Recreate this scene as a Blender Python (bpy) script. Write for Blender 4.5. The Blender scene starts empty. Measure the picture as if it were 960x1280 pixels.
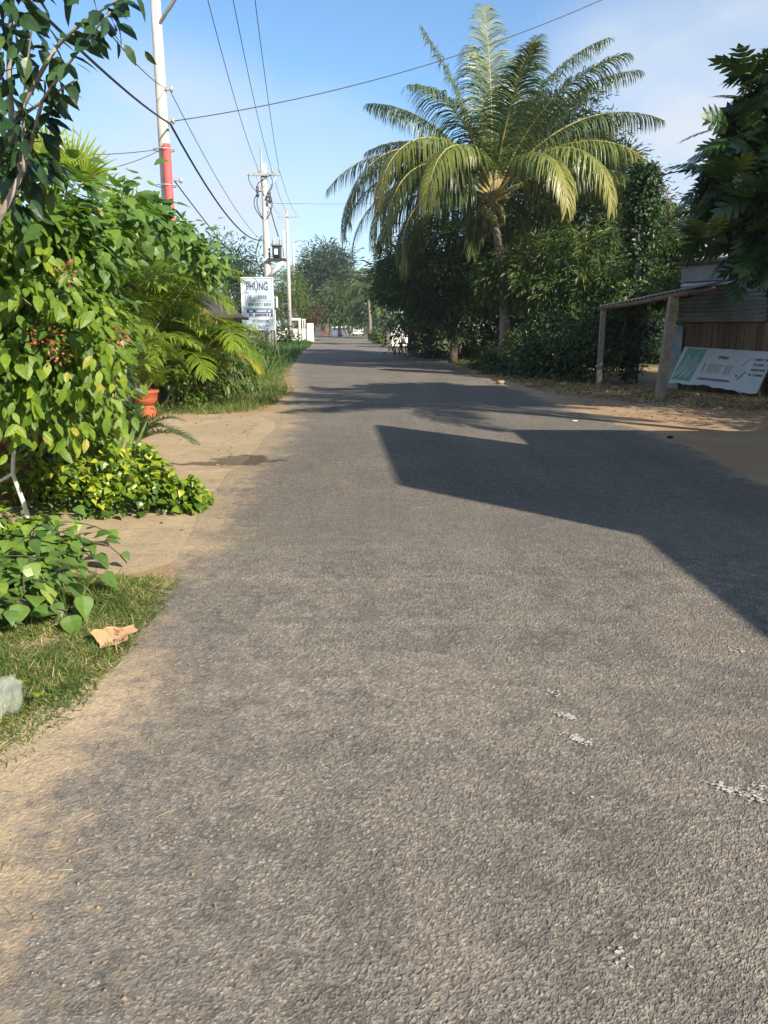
import bpy, math, random
import numpy as np
from mathutils import Vector, Matrix

R = math.radians
rng = np.random.default_rng(7)
random.seed(7)
sc = bpy.context.scene
COL = sc.collection

# ------------------------------------------------------------------ camera
PITCH = R(13.56); H = 1.5; F = 962.0
cp, sp_ = math.cos(PITCH), math.sin(PITCH)

def ray(px, py):
    cx = (px - 480) / F; cy = (640 - py) / F
    return np.array([cx, cp + cy * sp_, -sp_ + cy * cp])

def at(px, py, Y):
    d = ray(px, py); t = Y / d[1]
    return np.array([d[0] * t, Y, H + d[2] * t])

def gnd(px, py, z=0.0):
    d = ray(px, py); t = (z - H) / d[2]
    return np.array([d[0] * t, d[1] * t, z])

def pxm(rpx, Y):            # metres covered by a pixel radius at a depth
    return rpx / F * Y

cam = bpy.data.cameras.new('camera'); cam.sensor_fit = 'VERTICAL'; cam.sensor_height = 36
cam.lens = 36 * F / 1280; cam.clip_start = 0.05; cam.clip_end = 6000
camo = bpy.data.objects.new('camera', cam); COL.objects.link(camo)
camo.location = (0, 0, H); camo.rotation_euler = (R(90) - PITCH, 0, 0)
sc.camera = camo

# ------------------------------------------------------------------ light
SUN_EL = R(30); SUN_AZ = math.atan2(0.69, -0.73)      # azimuth from +Y towards +X
sdir = Vector((math.sin(SUN_AZ) * math.cos(SUN_EL), math.cos(SUN_AZ) * math.cos(SUN_EL), math.sin(SUN_EL)))
sl = bpy.data.lights.new('sun', 'SUN'); sl.energy = 4.3; sl.angle = R(0.55); sl.color = (1.0, 0.91, 0.76)
so = bpy.data.objects.new('sun', sl); COL.objects.link(so)
so.rotation_euler = sdir.to_track_quat('Z', 'Y').to_euler(); so.location = (20, -20, 30)

world = bpy.data.worlds.new('World'); sc.world = world; world.use_nodes = True
def build_world():
    nt = world.node_tree; N = nt.nodes; L = nt.links
    for n in list(N): N.remove(n)
    out = N.new('ShaderNodeOutputWorld'); bg = N.new('ShaderNodeBackground'); bg.inputs[1].default_value = 0.096
    sky = N.new('ShaderNodeTexSky'); sky.sky_type = 'NISHITA'; sky.sun_disc = False
    sky.sun_elevation = SUN_EL; sky.sun_rotation = SUN_AZ
    sky.air_density = 1.0; sky.dust_density = 0.6; sky.ozone_density = 2.2
    tc = N.new('ShaderNodeTexCoord')
    mp = N.new('ShaderNodeMapping'); mp.inputs['Scale'].default_value = (1.0, 1.0, 2.0); mp.inputs['Location'].default_value = (0.6, 0.15, 0.35)
    L.new(tc.outputs['Generated'], mp.inputs[0])
    nz = N.new('ShaderNodeTexNoise'); nz.inputs['Scale'].default_value = 5.0; nz.inputs['Detail'].default_value = 5
    nz.inputs['Roughness'].default_value = 0.5
    L.new(mp.outputs[0], nz.inputs['Vector'])
    rp = N.new('ShaderNodeMapRange'); rp.interpolation_type = 'SMOOTHSTEP'
    rp.inputs[1].default_value = 0.34; rp.inputs[2].default_value = 0.60; rp.inputs[3].default_value = 0.55; rp.inputs[4].default_value = 0.97
    L.new(nz.outputs[0], rp.inputs[0])
    prev = None
    for px, py, r0_, r1_, w_ in ((865, 190, 14, 3, 1.0), (945, 60, 11, 2, .55), (225, 290, 13, 3, .95), (400, 280, 10, 2, .65), (1500, 300, 25, 5, .8), (-700, 250, 30, 5, .8), (None, (.5, -1, .5), 62, 25, .95), (None, (-.8, -.5, .5), 45, 15, .9)):  # out-of-view entries are cloud brightness added to fill the shade
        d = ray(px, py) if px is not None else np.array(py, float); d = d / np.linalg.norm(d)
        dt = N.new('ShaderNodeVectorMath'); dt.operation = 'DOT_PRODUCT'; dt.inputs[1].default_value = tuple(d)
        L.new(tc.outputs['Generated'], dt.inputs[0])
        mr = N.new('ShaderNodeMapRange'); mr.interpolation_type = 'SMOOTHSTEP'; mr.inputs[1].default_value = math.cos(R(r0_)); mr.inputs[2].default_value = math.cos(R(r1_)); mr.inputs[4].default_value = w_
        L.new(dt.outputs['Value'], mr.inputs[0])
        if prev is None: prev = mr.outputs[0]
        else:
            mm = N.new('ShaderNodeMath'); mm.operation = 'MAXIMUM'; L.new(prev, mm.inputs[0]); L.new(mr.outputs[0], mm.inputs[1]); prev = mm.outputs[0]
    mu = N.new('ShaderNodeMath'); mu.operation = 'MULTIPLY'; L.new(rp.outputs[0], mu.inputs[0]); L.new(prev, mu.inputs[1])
    tint = N.new('ShaderNodeMix'); tint.data_type = 'RGBA'; tint.blend_type = 'MULTIPLY'; tint.inputs[0].default_value = 1
    tint.inputs[7].default_value = (0.78, 0.94, 1.04, 1); L.new(sky.outputs[0], tint.inputs[6])
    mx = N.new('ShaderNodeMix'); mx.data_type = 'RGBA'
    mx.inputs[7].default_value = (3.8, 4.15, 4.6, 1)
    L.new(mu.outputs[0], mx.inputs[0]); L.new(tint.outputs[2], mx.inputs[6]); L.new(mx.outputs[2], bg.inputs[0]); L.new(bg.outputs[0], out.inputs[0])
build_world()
sc.view_settings.view_transform = 'Standard'; sc.view_settings.look = 'None'
sc.view_settings.exposure = 1.1; sc.view_settings.gamma = 1
sc.render.engine = 'CYCLES'
sc.cycles.use_denoising = True
try: sc.cycles.denoiser = 'OPENIMAGEDENOISE'
except Exception: pass
sc.cycles.max_bounces = 6; sc.cycles.diffuse_bounces = 3; sc.cycles.glossy_bounces = 2; sc.cycles.transmission_bounces = 4
sc.cycles.transparent_max_bounces = 6
sc.cycles.caustics_reflective = False; sc.cycles.caustics_refractive = False

# ------------------------------------------------------------------ materials
class NT:
    def __init__(s, name):
        s.m = bpy.data.materials.new(name); s.m.use_nodes = True
        s.t = s.m.node_tree; s.N = s.t.nodes; s.L = s.t.links
        s.b = s.N['Principled BSDF']; s.out = s.N['Material Output']
    def n(s, typ, **kw):
        nd = s.N.new(typ)
        for k, v in kw.items():
            if k.startswith('i_'):
                key = k[2:]; nd.inputs[int(key) if key.isdigit() else key].default_value = v
            else: setattr(nd, k, v)
        return nd
    def l(s, a, b): s.L.new(a, b)
    def noise(s, scale, detail=4, rough=0.5, vec=None, dist=0.0):
        nd = s.n('ShaderNodeTexNoise'); nd.inputs['Scale'].default_value = scale; nd.inputs['Detail'].default_value = detail
        nd.inputs['Roughness'].default_value = rough; nd.inputs['Distortion'].default_value = dist
        s.l(vec if vec is not None else s.pos(), nd.inputs['Vector']); return nd.outputs[0]
    def vor(s, scale, feature='F1', vec=None, out=0, rnd=1.0):
        nd = s.n('ShaderNodeTexVoronoi'); nd.feature = feature; nd.inputs['Scale'].default_value = scale
        nd.inputs['Randomness'].default_value = rnd
        s.l(vec if vec is not None else s.pos(), nd.inputs['Vector']); return nd.outputs[out]
    def pos(s):
        if not hasattr(s, '_p'):
            g = s.n('ShaderNodeNewGeometry'); s._p = g.outputs['Position']
        return s._p
    def obj(s):
        g = s.n('ShaderNodeTexCoord'); return g.outputs['Object']
    def attr(s, name):
        a = s.n('ShaderNodeAttribute'); a.attribute_name = name; return a.outputs['Fac']
    def ramp(s, fac, stops, interp='LINEAR'):
        nd = s.n('ShaderNodeValToRGB'); cr = nd.color_ramp; cr.interpolation = interp
        while len(cr.elements) < len(stops): cr.elements.new(0.5)
        for e, (p, c) in zip(cr.elements, stops):
            e.position = p; e.color = (c[0], c[1], c[2], 1) if len(c) == 3 else c
        s.l(fac, nd.inputs[0]); return nd.outputs[0]
    def rng(s, x, a, b, c=0.0, d=1.0, smooth=True):
        nd = s.n('ShaderNodeMapRange'); nd.interpolation_type = 'SMOOTHSTEP' if smooth else 'LINEAR'
        for i, v in enumerate((a, b, c, d)): nd.inputs[i + 1].default_value = v
        s.l(x, nd.inputs[0]); return nd.outputs[0]
    def math(s, op, a, b=None, clamp=False):
        nd = s.n('ShaderNodeMath'); nd.operation = op; nd.use_clamp = clamp
        for i, v in enumerate((a, b)):
            if v is None: continue
            if isinstance(v, (int, float)): nd.inputs[i].default_value = v
            else: s.l(v, nd.inputs[i])
        return nd.outputs[0]
    def mix(s, f, a, b, blend='MIX'):
        nd = s.n('ShaderNodeMix'); nd.data_type = 'RGBA'; nd.blend_type = blend
        for i, v in ((0, f), (6, a), (7, b)):
            if isinstance(v, (int, float)): nd.inputs[i].default_value = v
            elif isinstance(v, tuple): nd.inputs[i].default_value = (v[0], v[1], v[2], 1)
            else: s.l(v, nd.inputs[i])
        return nd.outputs[2]
    def bump(s, h, strength=0.5, dist=0.01, prev=None):
        nd = s.n('ShaderNodeBump'); nd.inputs['Strength'].default_value = strength; nd.inputs['Distance'].default_value = dist
        s.l(h, nd.inputs['Height'])
        if prev is not None: s.l(prev, nd.inputs['Normal'])
        return nd.outputs[0]
    def base(s, c):
        if isinstance(c, tuple): s.b.inputs['Base Color'].default_value = (c[0], c[1], c[2], 1)
        else: s.l(c, s.b.inputs['Base Color'])
    def set(s, rough=None, metal=None, spec=None, normal=None):
        if rough is not None:
            if isinstance(rough, (int, float)): s.b.inputs['Roughness'].default_value = rough
            else: s.l(rough, s.b.inputs['Roughness'])
        if metal is not None: s.b.inputs['Metallic'].default_value = metal
        if spec is not None: s.b.inputs['Specular IOR Level'].default_value = spec
        if normal is not None: s.l(normal, s.b.inputs['Normal'])

def plain(name, c, rough=0.6, metal=0.0, var=0.25, scale=6.0, spec=0.4, bumpd=0.0, bscale=40):
    t = NT(name); o = t.obj()
    f = t.noise(scale, 5, 0.6, vec=o)
    lo = tuple(x * (1 - var) for x in c); hi = tuple(min(1, x * (1 + var)) for x in c)
    t.base(t.ramp(f, [(0.3, lo), (0.7, hi)])); t.set(rough, metal, spec)
    if bumpd: t.set(normal=t.bump(t.noise(bscale, 4, vec=o), 0.6, bumpd))
    return t.m

def leafmat(name, stops, rough=0.42, trans=0.3, spec=0.45, tb=1.5):
    t = NT(name)
    c = t.ramp(t.attr('rnd'), stops)
    # faint blotchiness inside a leaf
    c = t.mix(0.5, c, t.ramp(t.noise(45, 2), [(0.3, (0.72, 0.72, 0.72)), (0.7, (1.25, 1.25, 1.2))]), 'MULTIPLY')
    t.base(c); t.set(rough, 0, spec)
    tr = t.n('ShaderNodeBsdfTranslucent')
    tc = t.mix(1.0, c, (tb * 1.0, tb * 1.05, tb * 0.45), 'MULTIPLY'); t.l(tc, tr.inputs[0])
    ms = t.n('ShaderNodeMixShader'); ms.inputs[0].default_value = trans
    t.l(t.b.outputs[0], ms.inputs[1]); t.l(tr.outputs[0], ms.inputs[2]); t.l(ms.outputs[0], t.out.inputs[0])
    return t.m

# ------------------------------------------------------------------ mesh helpers
class Acc:
    def __init__(s): s.V = []; s.Fs = []; s.n = 0
    def add(s, V, F, rnd=0.5, mi=0, smooth=False):
        V = np.asarray(V, float).reshape(-1, 3)
        F = np.asarray(F, int)
        if F.ndim == 1: F = F.reshape(1, -1)
        r = np.full(len(F), rnd, float) if np.isscalar(rnd) else np.asarray(rnd, float)
        s.Fs.append((F + s.n, r, mi, smooth)); s.V.append(V); s.n += len(V)
    def more(s, F, rnd=0.5, mi=0, smooth=False):      # more faces on the last block of verts
        F = np.asarray(F, int); base = s.n - len(s.V[-1])
        s.Fs.append((F + base, np.full(len(F), rnd, float) if np.isscalar(rnd) else rnd, mi, smooth))

ORIGIN = {}
def build(name, acc, mats, parent=None, base=None, attrs=None):
    V = np.concatenate(acc.V) if acc.V else np.zeros((0, 3))
    if parent is not None: o0 = ORIGIN[parent.name]
    elif base is not None: o0 = np.asarray(base, float)
    else: o0 = np.zeros(3)
    me = bpy.data.meshes.new(name)
    me.vertices.add(len(V)); me.vertices.foreach_set('co', (V - o0).astype(np.float32).ravel())
    loops = np.concatenate([f.ravel() for f, *_ in acc.Fs])
    tot = np.concatenate([np.full(len(f), f.shape[1]) for f, *_ in acc.Fs])
    start = np.concatenate([[0], np.cumsum(tot)[:-1]])
    me.loops.add(len(loops)); me.loops.foreach_set('vertex_index', loops.astype(np.int32))
    me.polygons.add(len(tot)); me.polygons.foreach_set('loop_start', start.astype(np.int32))
    me.polygons.foreach_set('material_index', np.concatenate([np.full(len(f), mi) for f, r, mi, sm in acc.Fs]).astype(np.int32))
    me.polygons.foreach_set('use_smooth', np.concatenate([np.full(len(f), sm) for f, r, mi, sm in acc.Fs]).astype(bool))
    me.update(calc_edges=True)
    at_ = me.attributes.new('rnd', 'FLOAT', 'FACE'); at_.data.foreach_set('value', np.concatenate([r for f, r, *_ in acc.Fs]).astype(np.float32))
    if attrs:
        for k, v in attrs.items():
            a = me.attributes.new(k, 'FLOAT', 'POINT'); a.data.foreach_set('value', np.asarray(v, np.float32))
    for m in (mats if isinstance(mats, (list, tuple)) else [mats]): me.materials.append(m)
    o = bpy.data.objects.new(name, me); COL.objects.link(o)
    if parent is not None: o.parent = parent; ORIGIN[o.name] = o0
    else: o.location = o0; ORIGIN[o.name] = o0
    return o

def thing(name, label, cat, loc, group=None):
    o = bpy.data.objects.new(name, None); COL.objects.link(o)
    o.location = loc; o.empty_display_size = 0.2
    ORIGIN[o.name] = np.asarray(loc, float)
    return tag(o, label, cat, group)
def tag(o, label=None, cat=None, group=None, kind=None):
    if label: o['label'] = label
    if cat: o['category'] = cat
    if group: o['group'] = group
    if kind: o['kind'] = kind
    return o
def copy_tree(o, loc=None, rz=0.0, scale=None, label=None, parent=None):
    c = o.copy(); COL.objects.link(c)
    if parent is not None: c.parent = parent
    if loc is not None: c.location = loc
    if rz: c.rotation_euler.z = rz
    if scale: c.scale = (scale, scale, scale)
    if label: c['label'] = label
    for ch in list(o.children): copy_tree(ch, parent=c)
    return c

def nrm(a): return a / np.maximum(np.linalg.norm(a, axis=-1, keepdims=True), 1e-9)
def rnv(n): return nrm(rng.normal(size=(n, 3)))

def tube(acc, pts, rad, k=8, mi=0, rnd=0.5, cap=True, smooth=True):
    P = np.asarray(pts, float); n = len(P)
    r = np.full(n, rad, float) if np.isscalar(rad) else np.interp(np.linspace(0, 1, n), np.linspace(0, 1, len(rad)), rad)
    T = np.gradient(P, axis=0); T = nrm(T)
    ref = np.array([0, 0, 1.0]) if abs(T[0][2]) < 0.9 else np.array([1.0, 0, 0])
    U = nrm(np.cross(T, ref)); W = np.cross(T, U)
    a = np.linspace(0, 2 * np.pi, k, endpoint=False)
    V = P[:, None, :] + r[:, None, None] * (np.cos(a)[None, :, None] * U[:, None, :] + np.sin(a)[None, :, None] * W[:, None, :])
    i = np.arange(n - 1)[:, None] * k; j = np.arange(k)[None, :]; j2 = (j + 1) % k
    Fq = np.stack([i + j, i + j2, i + k + j2, i + k + j], -1).reshape(-1, 4)
    acc.add(V.reshape(-1, 3), Fq, rnd, mi, smooth)
    if cap:
        acc.more(np.arange(k)[::-1].reshape(1, -1), rnd, mi); acc.more((np.arange(k) + (n - 1) * k).reshape(1, -1), rnd, mi)

def bez(p0, p1, p2, n=10):
    t = np.linspace(0, 1, n)[:, None]
    return (1 - t) ** 2 * np.asarray(p0) + 2 * t * (1 - t) * np.asarray(p1) + t * t * np.asarray(p2)

def box(acc, c, size, rot=None, mi=0, rnd=0.5, bev=0.0):
    sx, sy, sz = [s / 2 for s in size]
    if bev <= 0:
        V = np.array([[x, y, z] for z in (-sz, sz) for y in (-sy, sy) for x in (-sx, sx)])
        Fq = [[0, 2, 3, 1], [4, 5, 7, 6], [0, 1, 5, 4], [2, 6, 7, 3], [0, 4, 6, 2], [1, 3, 7, 5]]
        if rot is not None: V = V @ np.asarray(rot).T
        acc.add(V + np.asarray(c), Fq, rnd, mi)
        return
    b = min(bev, sx * .9, sy * .9, sz * .9)
    # chamfered vertical profile: four rings of an octagon
    def ring(i, z):
        x, y = sx - i, sy - i
        return [[-x + b, -y, z], [x - b, -y, z], [x, -y + b, z], [x, y - b, z], [x - b, y, z], [-x + b, y, z], [-x, y - b, z], [-x, -y + b, z]]
    V = np.array(ring(b, -sz) + ring(0, -sz + b) + ring(0, sz - b) + ring(b, sz))
    Fq = []
    for k in range(3):
        for j in range(8): Fq.append([k * 8 + j, k * 8 + (j + 1) % 8, k * 8 + 8 + (j + 1) % 8, k * 8 + 8 + j])
    if rot is not None: V = V @ np.asarray(rot).T
    acc.add(V + np.asarray(c), Fq, rnd, mi)
    acc.more([list(range(7, -1, -1)), [24 + j for j in range(8)]], rnd, mi)

def rotz(a): c, s = math.cos(a), math.sin(a); return np.array([[c, -s, 0], [s, c, 0], [0, 0, 1.0]])
def frame(X, Nn):
    X = np.asarray(X, float) / np.linalg.norm(X); Y = np.cross(Nn, X); Y /= np.linalg.norm(Y); Z = np.cross(X, Y)
    return np.stack([X, Y, Z], 1)

def lathe(acc, prof, c, k=24, mi=0, rnd=0.5, smooth=True):
    P = np.asarray(prof, float); n = len(P); a = np.linspace(0, 2 * np.pi, k, endpoint=False)
    V = np.stack([P[:, 0:1] * np.cos(a), P[:, 0:1] * np.sin(a), np.repeat(P[:, 1:2], k, 1)], -1) + np.asarray(c)
    i = np.arange(n - 1)[:, None] * k; j = np.arange(k)[None, :]; j2 = (j + 1) % k
    acc.add(V.reshape(-1, 3), np.stack([i + j, i + j2, i + k + j2, i + k + j], -1).reshape(-1, 4), rnd, mi, smooth)

def scatter(acc, T, pos, X, Nn, scale, rnd, mi=0, smooth=False):
    tv, tf = T
    n = len(pos)
    if n == 0: return
    X = nrm(np.asarray(X)); Y = nrm(np.cross(Nn, X)); Z = np.cross(X, Y)
    s = np.asarray(scale, float)
    s = np.full((n, 3), s) if s.ndim == 0 else (np.repeat(s[:, None], 3, 1) if s.ndim == 1 else s)
    V = (np.asarray(pos)[:, None, :] + (tv[None, :, 0:1] * s[:, None, 0:1]) * X[:, None, :] + (tv[None, :, 1:2] * s[:, None, 1:2]) * Y[:, None, :] + (tv[None, :, 2:3] * s[:, None, 2:3]) * Z[:, None, :])
    Fq = tf[None] + (np.arange(n) * len(tv))[:, None, None]
    r = np.full(n, rnd) if np.isscalar(rnd) else np.asarray(rnd)
    acc.add(V.reshape(-1, 3), Fq.reshape(-1, tf.shape[1]), np.repeat(r, len(tf)), mi, smooth)

def leaf_template(outline, fold=0.18, droop=0.2):
    """outline: list of (x, halfwidth); folded along the midrib, drooping at the tip."""
    mids = np.array([[x, 0, -droop * x * x] for x, w in outline])
    Ls = np.array([[x, w, fold * w - droop * x * x] for x, w in outline]); Rs = Ls * [1, -1, 1]
    n = len(outline); V = np.concatenate([mids, Ls, Rs]); Ft = []
    for i in range(n - 1):
        for side in (0, 1):
            a, b = i, i + 1; c, d = (n * (1 + side) + i + 1), (n * (1 + side) + i)
            tri = [[a, b, c], [a, c, d]]
            for t in tri: Ft.append(t if side == 0 else t[::-1])
    return V, np.array(Ft)
OVAL = leaf_template([(0, .0), (.18, .17), (.45, .24), (.75, .15), (1.0, .0)])
LONG = leaf_template([(0, .0), (.3, .10), (.65, .09), (1.0, .0)], .2, .35)
HEART = leaf_template([(-.10, .12), (-.04, .34), (.12, .45), (.38, .38), (.68, .18), (.95, .0)], .12, .25)
SMALL = leaf_template([(0, .0), (.35, .28), (.7, .2), (1.0, .0)], .25, .2)
DIAM = (np.array([[0, 0, 0], [.5, .24, .06], [1, 0, -.1], [.5, -.24, .06]]), np.array([[0, 2, 1], [0, 3, 2]]))
LANCE = (np.array([[0, 0, 0], [.45, .11, .03], [1, 0, -.2], [.45, -.11, .03]]), np.array([[0, 2, 1], [0, 3, 2]]))
BLADE = (np.array([[0, -.5, 0], [0, .5, 0], [.45, .42, .10], [.45, -.42, .10], [.8, .25, .03], [.8, -.25, .03], [1.0, .0, -.12]]),
         np.array([[0, 3, 2], [0, 2, 1], [3, 5, 4], [3, 4, 2], [5, 6, 4]]))
def lobed():
    V = []; Ft = []
    mid = [0, .12, .3, .48, .66, .82]
    tips = [.30, .40, .43, .37, .27]
    for sgn in (1, -1):
        for i in range(5):
            m0, m1 = mid[i], mid[i + 1]; w = tips[i]; n = len(V)
            mc = (m0 + m1) / 2
            dz = lambda x, y: -.30 * x * x - .15 * y + .0
            q = [(m0, 0), (m0 + .02, .12 * sgn), (mc + .05, w * .75 * sgn), (mc + .17, w * sgn), (m1 + .06, w * .55 * sgn), (m1, .12 * sgn), (m1, 0)]
            V += [[x, y, dz(x, abs(y)) + .05 * abs(y)] for x, y in q]
            for k in range(1, 6): Ft.append([n, n + k, n + k + 1] if sgn < 0 else [n, n + k + 1, n + k])
    n = len(V); V += [[.82, .12, -.2], [1.04, 0, -.31], [.82, -.12, -.2]]; Ft.append([n, n + 2, n + 1])
    return np.array(V), np.array(Ft)
LOBED = lobed()

UP = np.array([0, 0, 1.0])
def crown(acc, lobes, n, T, size, clump=None, per=45, droop=0.25, upb=0.7, rlo=0.55, mi=0, sunb=0.35, jit=0.35, spread=0.9):
    """leaves in clumps spread through the lobes' volume. lobes: (centre, (rx, ry, rz))"""
    vol = np.array([np.prod(r) ** 0.8 for c, r in lobes]); vol /= vol.sum(); cents = []
    sd = np.array(sdir)
    for (c, r), v in zip(lobes, vol):
        r = np.asarray(r, float); nl = max(6, int(n * v)); M = max(3, nl // per)
        d = rnv(M); q = rlo + (1 - rlo) * rng.random(M) ** 0.6
        cc = np.asarray(c) + d * r * (q * rng.uniform(0.86, 1.12, M))[:, None]
        cr = (clump if clump else 0.3 * r.mean()) * rng.uniform(.6, 1.35, M)
        cents.append(cc)
        idx = rng.integers(0, M, nl)
        off = rng.normal(size=(nl, 3)) * .5; off[:, 2] *= .7
        p = cc[idx] + off * cr[idx][:, None]
        out = nrm(p - np.asarray(c)); loc = nrm(off)
        X = out * .45 + loc * spread + rnv(nl) * .5 - UP * droop
        Nn = UP * upb + out * .4 + sd * sunb + rnv(nl) * .6
        crnd = rng.random(M)
        rn = np.clip(.45 * crnd[idx] + .55 * rng.random(nl), 0, 1)
        scatter(acc, T, p, X, Nn, size * rng.uniform(1 - jit, 1 + jit, nl), rn, mi)
    return np.concatenate(cents)

def L(px, py, Y, r, ry=None, rz=None):       # a crown lobe given by where it stands
    m = pxm(r, Y); return (at(px, py, Y), (m, (ry if ry else m), (m if rz is None else pxm(rz, Y))))

def trunk_limbs(acc, base, top, r0, cents, nl=9, lean=0.0, r1=None):
    base = np.asarray(base, float); top = np.asarray(top, float)
    mid = (base + top) / 2 + np.array([rng.normal() * .15, rng.normal() * .15, 0]) * np.linalg.norm(top - base) * .3
    P = bez(base, mid, top, 12); tube(acc, P, [r0 * 1.35, r0, r0 * .85, r1 or r0 * .6], 10)
    sel = cents[rng.choice(len(cents), min(nl, len(cents)), replace=False)]
    for c in sel:
        k = int(rng.integers(6, 11)); s = P[k]
        m = (s + c) / 2 + UP * .12 * np.linalg.norm(c - s)
        tube(acc, bez(s, m, c, 7), [r0 * .5, r0 * .3, r0 * .1], 6)

def tree(name, label, base, lobes, n, T, size, lmat, tmat, r0=.18, top=None, group=None, cat='tree', **kw):
    base = np.array([base[0], base[1], 0.0])
    t = thing(name, label, cat, base, group)
    a = Acc(); cents = crown(a, lobes, n, T, size, **kw); build('crown', a, lmat, t)
    if top is None:
        cs = np.array([c for c, r in lobes]); top = cs.mean(0); top[2] = max(cs[:, 2].mean(), .5)
    b = Acc(); trunk_limbs(b, base, top, r0, cents); build('trunk', b, tmat, t)
    return t

def shrub(name, label, base, lobes, n, T, size, lmat, tmat, stems=6, group=None, cat='shrub', r0=.02, **kw):
    base = np.array([base[0], base[1], 0.0])
    t = thing(name, label, cat, base, group)
    a = Acc(); cents = crown(a, lobes, n, T, size, **kw); build('foliage', a, lmat, t)
    b = Acc()
    sel = cents[rng.choice(len(cents), min(stems, len(cents)), replace=False)]
    for c in sel:
        s = base + np.array([rng.normal() * .12, rng.normal() * .12, 0])
        tube(b, bez(s, (s + c) / 2 + UP * .15 + rnv(1)[0] * .1, c, 8), [r0, r0 * .8, r0 * .4], 6)
    build('stems', b, tmat, t)
    return t

# ------------------------------------------------------------------ palm fronds
def frond_curve(p0, az, e0, length, droop, n=26, twist=0.0):
    s = np.linspace(0, 1, n); el = e0 - droop * s ** 1.35; azs = az + twist * s
    d = np.stack([np.cos(el) * np.cos(azs), np.cos(el) * np.sin(azs), np.sin(el)], 1)
    P = np.asarray(p0) + np.concatenate([[np.zeros(3)], np.cumsum((d[1:] + d[:-1]) / 2 * length / (n - 1), 0)])
    return P, d
STRAP = (np.array([[0, -.5, 0], [0, .5, 0], [.3, .5, .0], [.3, -.5, .0], [.7, .36, .0], [.7, -.36, .0], [1.0, .0, 0]]),
         np.array([[0, 3, 2], [0, 2, 1], [3, 5, 4], [3, 4, 2], [5, 6, 4]]))
def frond(acc, p0, az, e0, length, droop, nleaf=70, ll=.85, lw=.04, hang=.55, start=.14, rnd=(.2, .6), rr=.03, vee=.25, twist=0.0, prof=1.0, tipr=None):
    P, D = frond_curve(p0, az, e0, length, droop, 30, twist)
    tube(acc, P, [rr, rr * .7, rr * .4, rr * .12], 5, mi=1)
    s = np.linspace(start, .995, nleaf); i = s * 29
    for side in (1, -1):
        pp = np.stack([np.interp(i, np.arange(30), P[:, k]) for k in range(3)], 1)
        dd = nrm(np.stack([np.interp(i, np.arange(30), D[:, k]) for k in range(3)], 1))
        sd_ = nrm(np.cross(dd, UP + 1e-4)) * side
        un = np.cross(sd_, dd) * side
        un = nrm(un * np.sign(un[:, 2:3] + 1e-9))
        prof_ = np.sin(np.pi * (0.12 + 0.88 * (s - start) / (1 - start)) ** .75) ** .6 * .85 + .18
        l = ll * prof_ * rng.uniform(.85, 1.1, nleaf) * np.where(rng.random(nleaf) < .05, .5, 1)
        fw = (.35 + .75 * s)[:, None]
        X = sd_ * 1.0 + dd * fw + un * vee + rng.normal(size=(nleaf, 3)) * .13
        X = nrm(X)
        # three-piece leaflet that bends down under its own weight
        segs = 4; q = pp.copy(); w = lw * (np.ones(nleaf)); Vs = []
        dirc = X.copy()
        for k in range(segs + 1):
            wk = [0.55, 1.0, .9, .6, .04][k]
            wid = nrm(np.cross(dirc, un)) * (w * wk * .5)[:, None]
            Vs.append(q - wid); Vs.append(q + wid)
            dirc = nrm(dirc - UP * (hang * (.3 + .25 * k)) * (0.5 + prof * .5))
            q = q + dirc * (l / segs)[:, None]
        V = np.stack(Vs, 1)     # nleaf, 2*(segs+1), 3
        base = np.arange(nleaf) * (2 * (segs + 1))
        Fq = np.stack([np.stack([base + 2 * k, base + 2 * k + 1, base + 2 * k + 3, base + 2 * k + 2], 1) for k in range(segs)], 1).reshape(-1, 4)
        rv = rng.uniform(rnd[0], rnd[1], nleaf)
        if tipr is not None: rv = rv + (tipr - rv) * np.clip((s - .45) / .4, 0, 1)
        acc.add(V.reshape(-1, 3), Fq, np.repeat(np.clip(rv, 0, 1), segs), 0)

def fan_leaf(acc, p, d, nrm_, radius, nseg=26, span=R(250), rnd=(.3, .7), mi=0):
    d = np.asarray(d, float) / np.linalg.norm(d); Y = np.cross(nrm_, d); Y /= np.linalg.norm(Y); Z = np.cross(d, Y)
    for k in range(nseg):
        a = (k / (nseg - 1) - .5) * span; w = span / nseg * .5
        l = radius * (.72 + .28 * math.cos(a * .7)) * rng.uniform(.93, 1.05)
        def pt(r, aa, z): return p + r * (math.cos(aa) * d + math.sin(aa) * Y) + z * Z
        V = [p, pt(l * .45, a - w, 0), pt(l * .5, a, .05 * radius), pt(l * .45, a + w, 0), pt(l * .75, a - w * .35, -.05 * radius), pt(l * .75, a + w * .35, -.05 * radius), pt(l, a, -.22 * radius)]
        acc.add(V, [[0, 1, 2], [0, 2, 3], [1, 4, 2], [2, 4, 5], [2, 5, 3], [4, 6, 5]], rng.uniform(*rnd), mi)

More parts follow.
